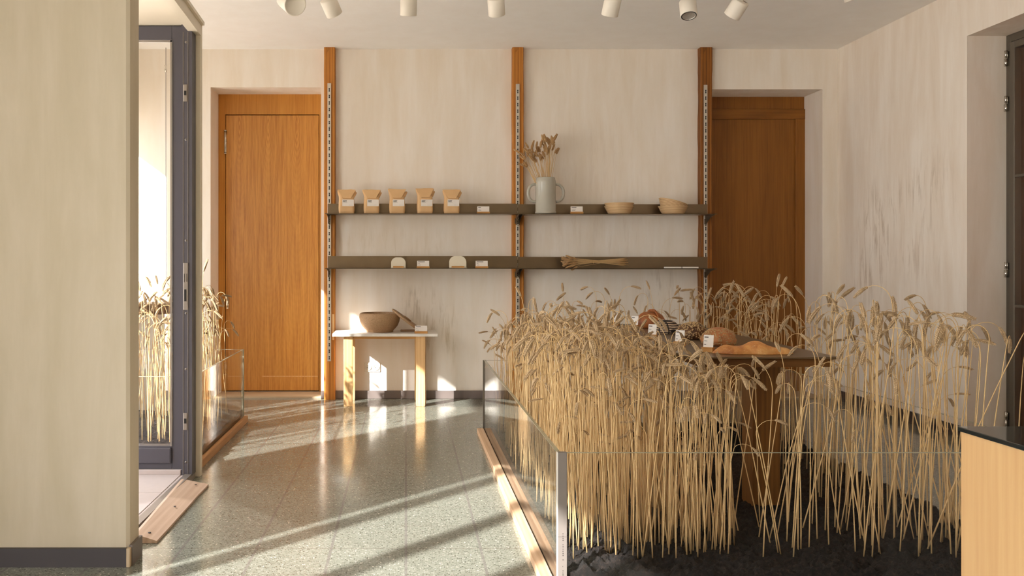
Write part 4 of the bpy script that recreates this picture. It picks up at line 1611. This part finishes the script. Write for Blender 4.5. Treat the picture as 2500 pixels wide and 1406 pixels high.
# tied bundle lying on the lower shelf
bn = empty('wheat_bundle', (dx(1448, 7.2), 7.2, ZS2 + 0.001))
ks = STRAIGHT
rb = random.Random(5)
ZT = 0.053
for i in range(34):
    k = ks[i % len(ks)]
    # every stalk passes through the tie; ears fan out to the left, cut ends to the right
    ang, lift = rb.uniform(-0.11, 0.11), rb.uniform(-0.11, 0.125)
    lb = 0.285 - rb.uniform(0, 0.04)
    s = (0.44 + rb.uniform(-0.03, 0.02)) / PROTO[k][2]
    jz, jy = rb.uniform(-0.007, 0.007), rb.uniform(-0.010, 0.010)
    Mr = Matrix.Translation((lb, -0.02 + jy + math.sin(ang) * lb, ZT + jz - math.sin(lift) * lb)) @ Matrix.Rotation(math.pi + ang, 4, 'Z') @ Matrix.Rotation(R(90) - lift, 4, 'Y') @ Matrix.Rotation(rb.uniform(0, 6.28), 4, 'Z') @ Matrix.Diagonal((0.65, 0.65, s, 1))
    o = bpy.data.objects.new('stalk', PROTO[k][0])
    COL.objects.link(o)
    o.parent = bn
    o.matrix_local = Mr
    e2 = bpy.data.objects.new('ear', PROTO[k][1])
    COL.objects.link(e2)
    e2.parent = o
pts = [(0.0, -0.02 + 0.015 * math.cos(a * 0.524), ZT + 0.013 * math.sin(a * 0.524)) for a in range(13)]
MB().tube(pts, 0.0022, 6).build('tie', M_STEM, bn)
tag(bn, 'bundle of dried wheat lying on the lower right shelf, ears to the left', 'wheat bundle')

# ------------------------------------------------------------------ behind the porch glass
rt = empty('display_table', (-2.05, 6.95, 0))
m = MB()
pts = []
for k in range(24):
    a = 2 * math.pi * k / 24
    pts.append((-0.05 + 0.26 * math.copysign(abs(math.cos(a)) ** 0.7, math.cos(a)), 0.2 * math.sin(a)))
m.prism(pts, 'z', 0.745, 0.83)
m.build('tabletop', M_TABLED, rt, bevel=0.01)
MB().box(-0.2, 0.12, -0.1, 0.1, 0, 0.745).build('pedestal', M_WHITE, rt)
tag(rt, 'round-ended dark wooden tabletop on a white pedestal, seen through the porch glass', 'table')
cb = empty('hanging_cable', (dx(405, 7.38), 7.38, 1.0))
MB().tube([(0, 0, 0), (0, 0, ZC - 1.0)], 0.003, 6).build('cable', M_ALU, cb)
z = dz(168, 7.38) - 1.0
MB().lathe([(0, -0.03), (0.008, -0.028), (0.010, 0.0), (0.006, 0.01), (0.010, 0.03), (0, 0.032)], 12, Matrix.Translation((0, 0, z))).build('cable_clamp', M_CHROME, cb)
tag(cb, 'thin steel cable with a small clamp hanging behind the porch glass', 'cable')

# ------------------------------------------------------------------ ramp
rp_ = MB()
def xl(y, off): return XP0 + (XP1 - XP0) * (y - 3.468) / (4.72 - 3.468) + off
ya, yb_ = 3.60, 4.52
n = 14
v, f_ = [], []
for i in range(n + 1):
    y = ya + (yb_ - ya) * i / n
    wv = 0.004 * noise.noise((y * 4, 0, 2)) + 0.003 * noise.noise((y * 15, 1, 0))
    x0, x1 = xl(y, -0.062 + 0.4 * wv), -1.017 + wv + (0.0 if i < n - 2 else 0.004)
    v += [(x0, y, 0.001), (x0, y, 0.036), (x0 + 0.012, y, 0.037), (x1, y, 0.011), (x1, y, 0.001)]
for i in range(n):
    for k in range(5):
        k2 = (k + 1) % 5
        f_.append((i * 5 + k, i * 5 + k2, (i + 1) * 5 + k2, (i + 1) * 5 + k))
f_ += [tuple(range(5)), tuple(range(n * 5, n * 5 + 5))]
rp_.add(v, f_)
ra = empty('door_ramp', (0, 0, 0))
rp_.build('ramp_board', M_RAMP, ra)
for py, px in ((1182, 478), (1235, 427), (1299, 365)):
    y_ = 2472.5 * 0.975 / (py - CY)
    q = P(px, py, y_)
    MB().lathe([(0, 0), (0.006, 0), (0.006, 0.0015), (0, 0.0015)], 10, Matrix.Translation((q.x, y_, 0.0265))).build('screw', M_BLACK, ra)
tag(ra, 'worn wooden ramp board on the floor in front of the porch sill', 'ramp')

# ------------------------------------------------------------------ counter at the right edge
KX, KY, KZ = 1.18, 1.88, 0.80
ct = empty('shop_counter', (KX, KY, 0))
MB().box(0.003, 1.1, -1.6, -0.004, 0.0, KZ - 0.010).build('oak_body', M_COUNTER, ct)
MB().bbox(-0.003, 1.12, -1.62, 0.0, KZ - 0.010, KZ, 0.0015).build('glass_top', M_GLASSD, ct)
tag(ct, 'pale oak counter with a black glass top at the right edge', 'counter')


# ------------------------------------------------------------------ ceiling spotlights
def spot(px, py, Yp, aim, label, r=0.052, ln=0.108, face='closed'):
    aim = Vector(aim).normalized()
    end = P(px, py, Yp)                       # centre of the lower end
    o = empty('spotlight', end)
    q = aim.to_track_quat('-Z', 'X').to_matrix().to_4x4()
    prof = [(0, ln), (r * 0.93, ln), (r, ln - 0.005), (r, 0.002), (r - 0.002, 0.0), (r - 0.006, 0.0)]
    prof += [(r - 0.007, 0.006), (0, 0.006)] if face == 'closed' else [(r - 0.007, 0.012), (0, 0.012)]
    MB().lathe(prof, 40, q).build('housing', M_SPOT, o)
    sl_ = MB()
    for k in range(-2, 3):
        sl_.box(k * 0.009 - 0.0018, k * 0.009 + 0.0018, -0.036, -0.016, ln - 0.001, ln + 0.0006, q)
    sl_.build('vent_slots', M_BLACK, o)
    if face == 'open':
        MB().lathe([(r - 0.010, 0.0005), (r - 0.006, 0.0005), (r - 0.006, -0.0015), (r - 0.010, -0.0015), (r - 0.010, 0.0005)], 40, q, True, False).build('bezel', M_BLACK, o)
        pf = [(r - 0.009, 0.0)] + [((r - 0.009) * (1 - (k / 8) ** 1.6), 0.011 * (k / 8) ** 0.6) for k in range(1, 9)]
        MB().lathe(pf, 24, q, False, False).build('reflector', M_SPOTIN, o)
    top = q @ Vector((0, 0, ln))
    joint = top - aim * 0.03
    st_ = MB()
    st_.tube([top, joint], 0.011, 12)
    st_.tube([joint, (joint.x, joint.y, ZC - end.z)], 0.007, 10)
    st_.lathe([(0, 0), (0.035, 0), (0.035, 0.02), (0, 0.02)], 24, Matrix.Translation((joint.x, joint.y, ZC - end.z - 0.02)))
    st_.build('stem', M_SPOT, o)
    return tag(o, label, 'spotlight', 'white ceiling spotlights')


spot(721, 12, 4.3, (0.42, -0.74, -0.50), 'large white spotlight showing its round end, leftmost on the ceiling', 0.056, 0.13)
spot(817, 36, 5.5, (0.40, 0.62, -0.86), 'white ceiling spotlight tilted to the right, second from the left')
spot(997, 38, 5.5, (-0.02, 0.36, -0.94), 'upright white ceiling spotlight left of the middle timber post')
spot(1213, 37, 5.5, (0.13, 0.58, -0.92), 'slightly tilted white ceiling spotlight nearest the middle timber post')
spot(1488, 38, 5.5, (-0.12, 0.50, -0.94), 'white ceiling spotlight right of the middle timber post, leaning slightly left')
spot(1682, 39, 5.5, (-0.02, -0.33, -0.94), 'white ceiling spotlight with its faceted reflector facing the room', face='open')
spot(1786, 40, 5.5, (-0.42, 0.66, -0.86), 'white ceiling spotlight tilted left, next to the one showing its reflector')
spot(2084, 0, 5.5, (0.3, 0.1, -0.9), 'white ceiling spotlight cut by the top edge, rightmost')
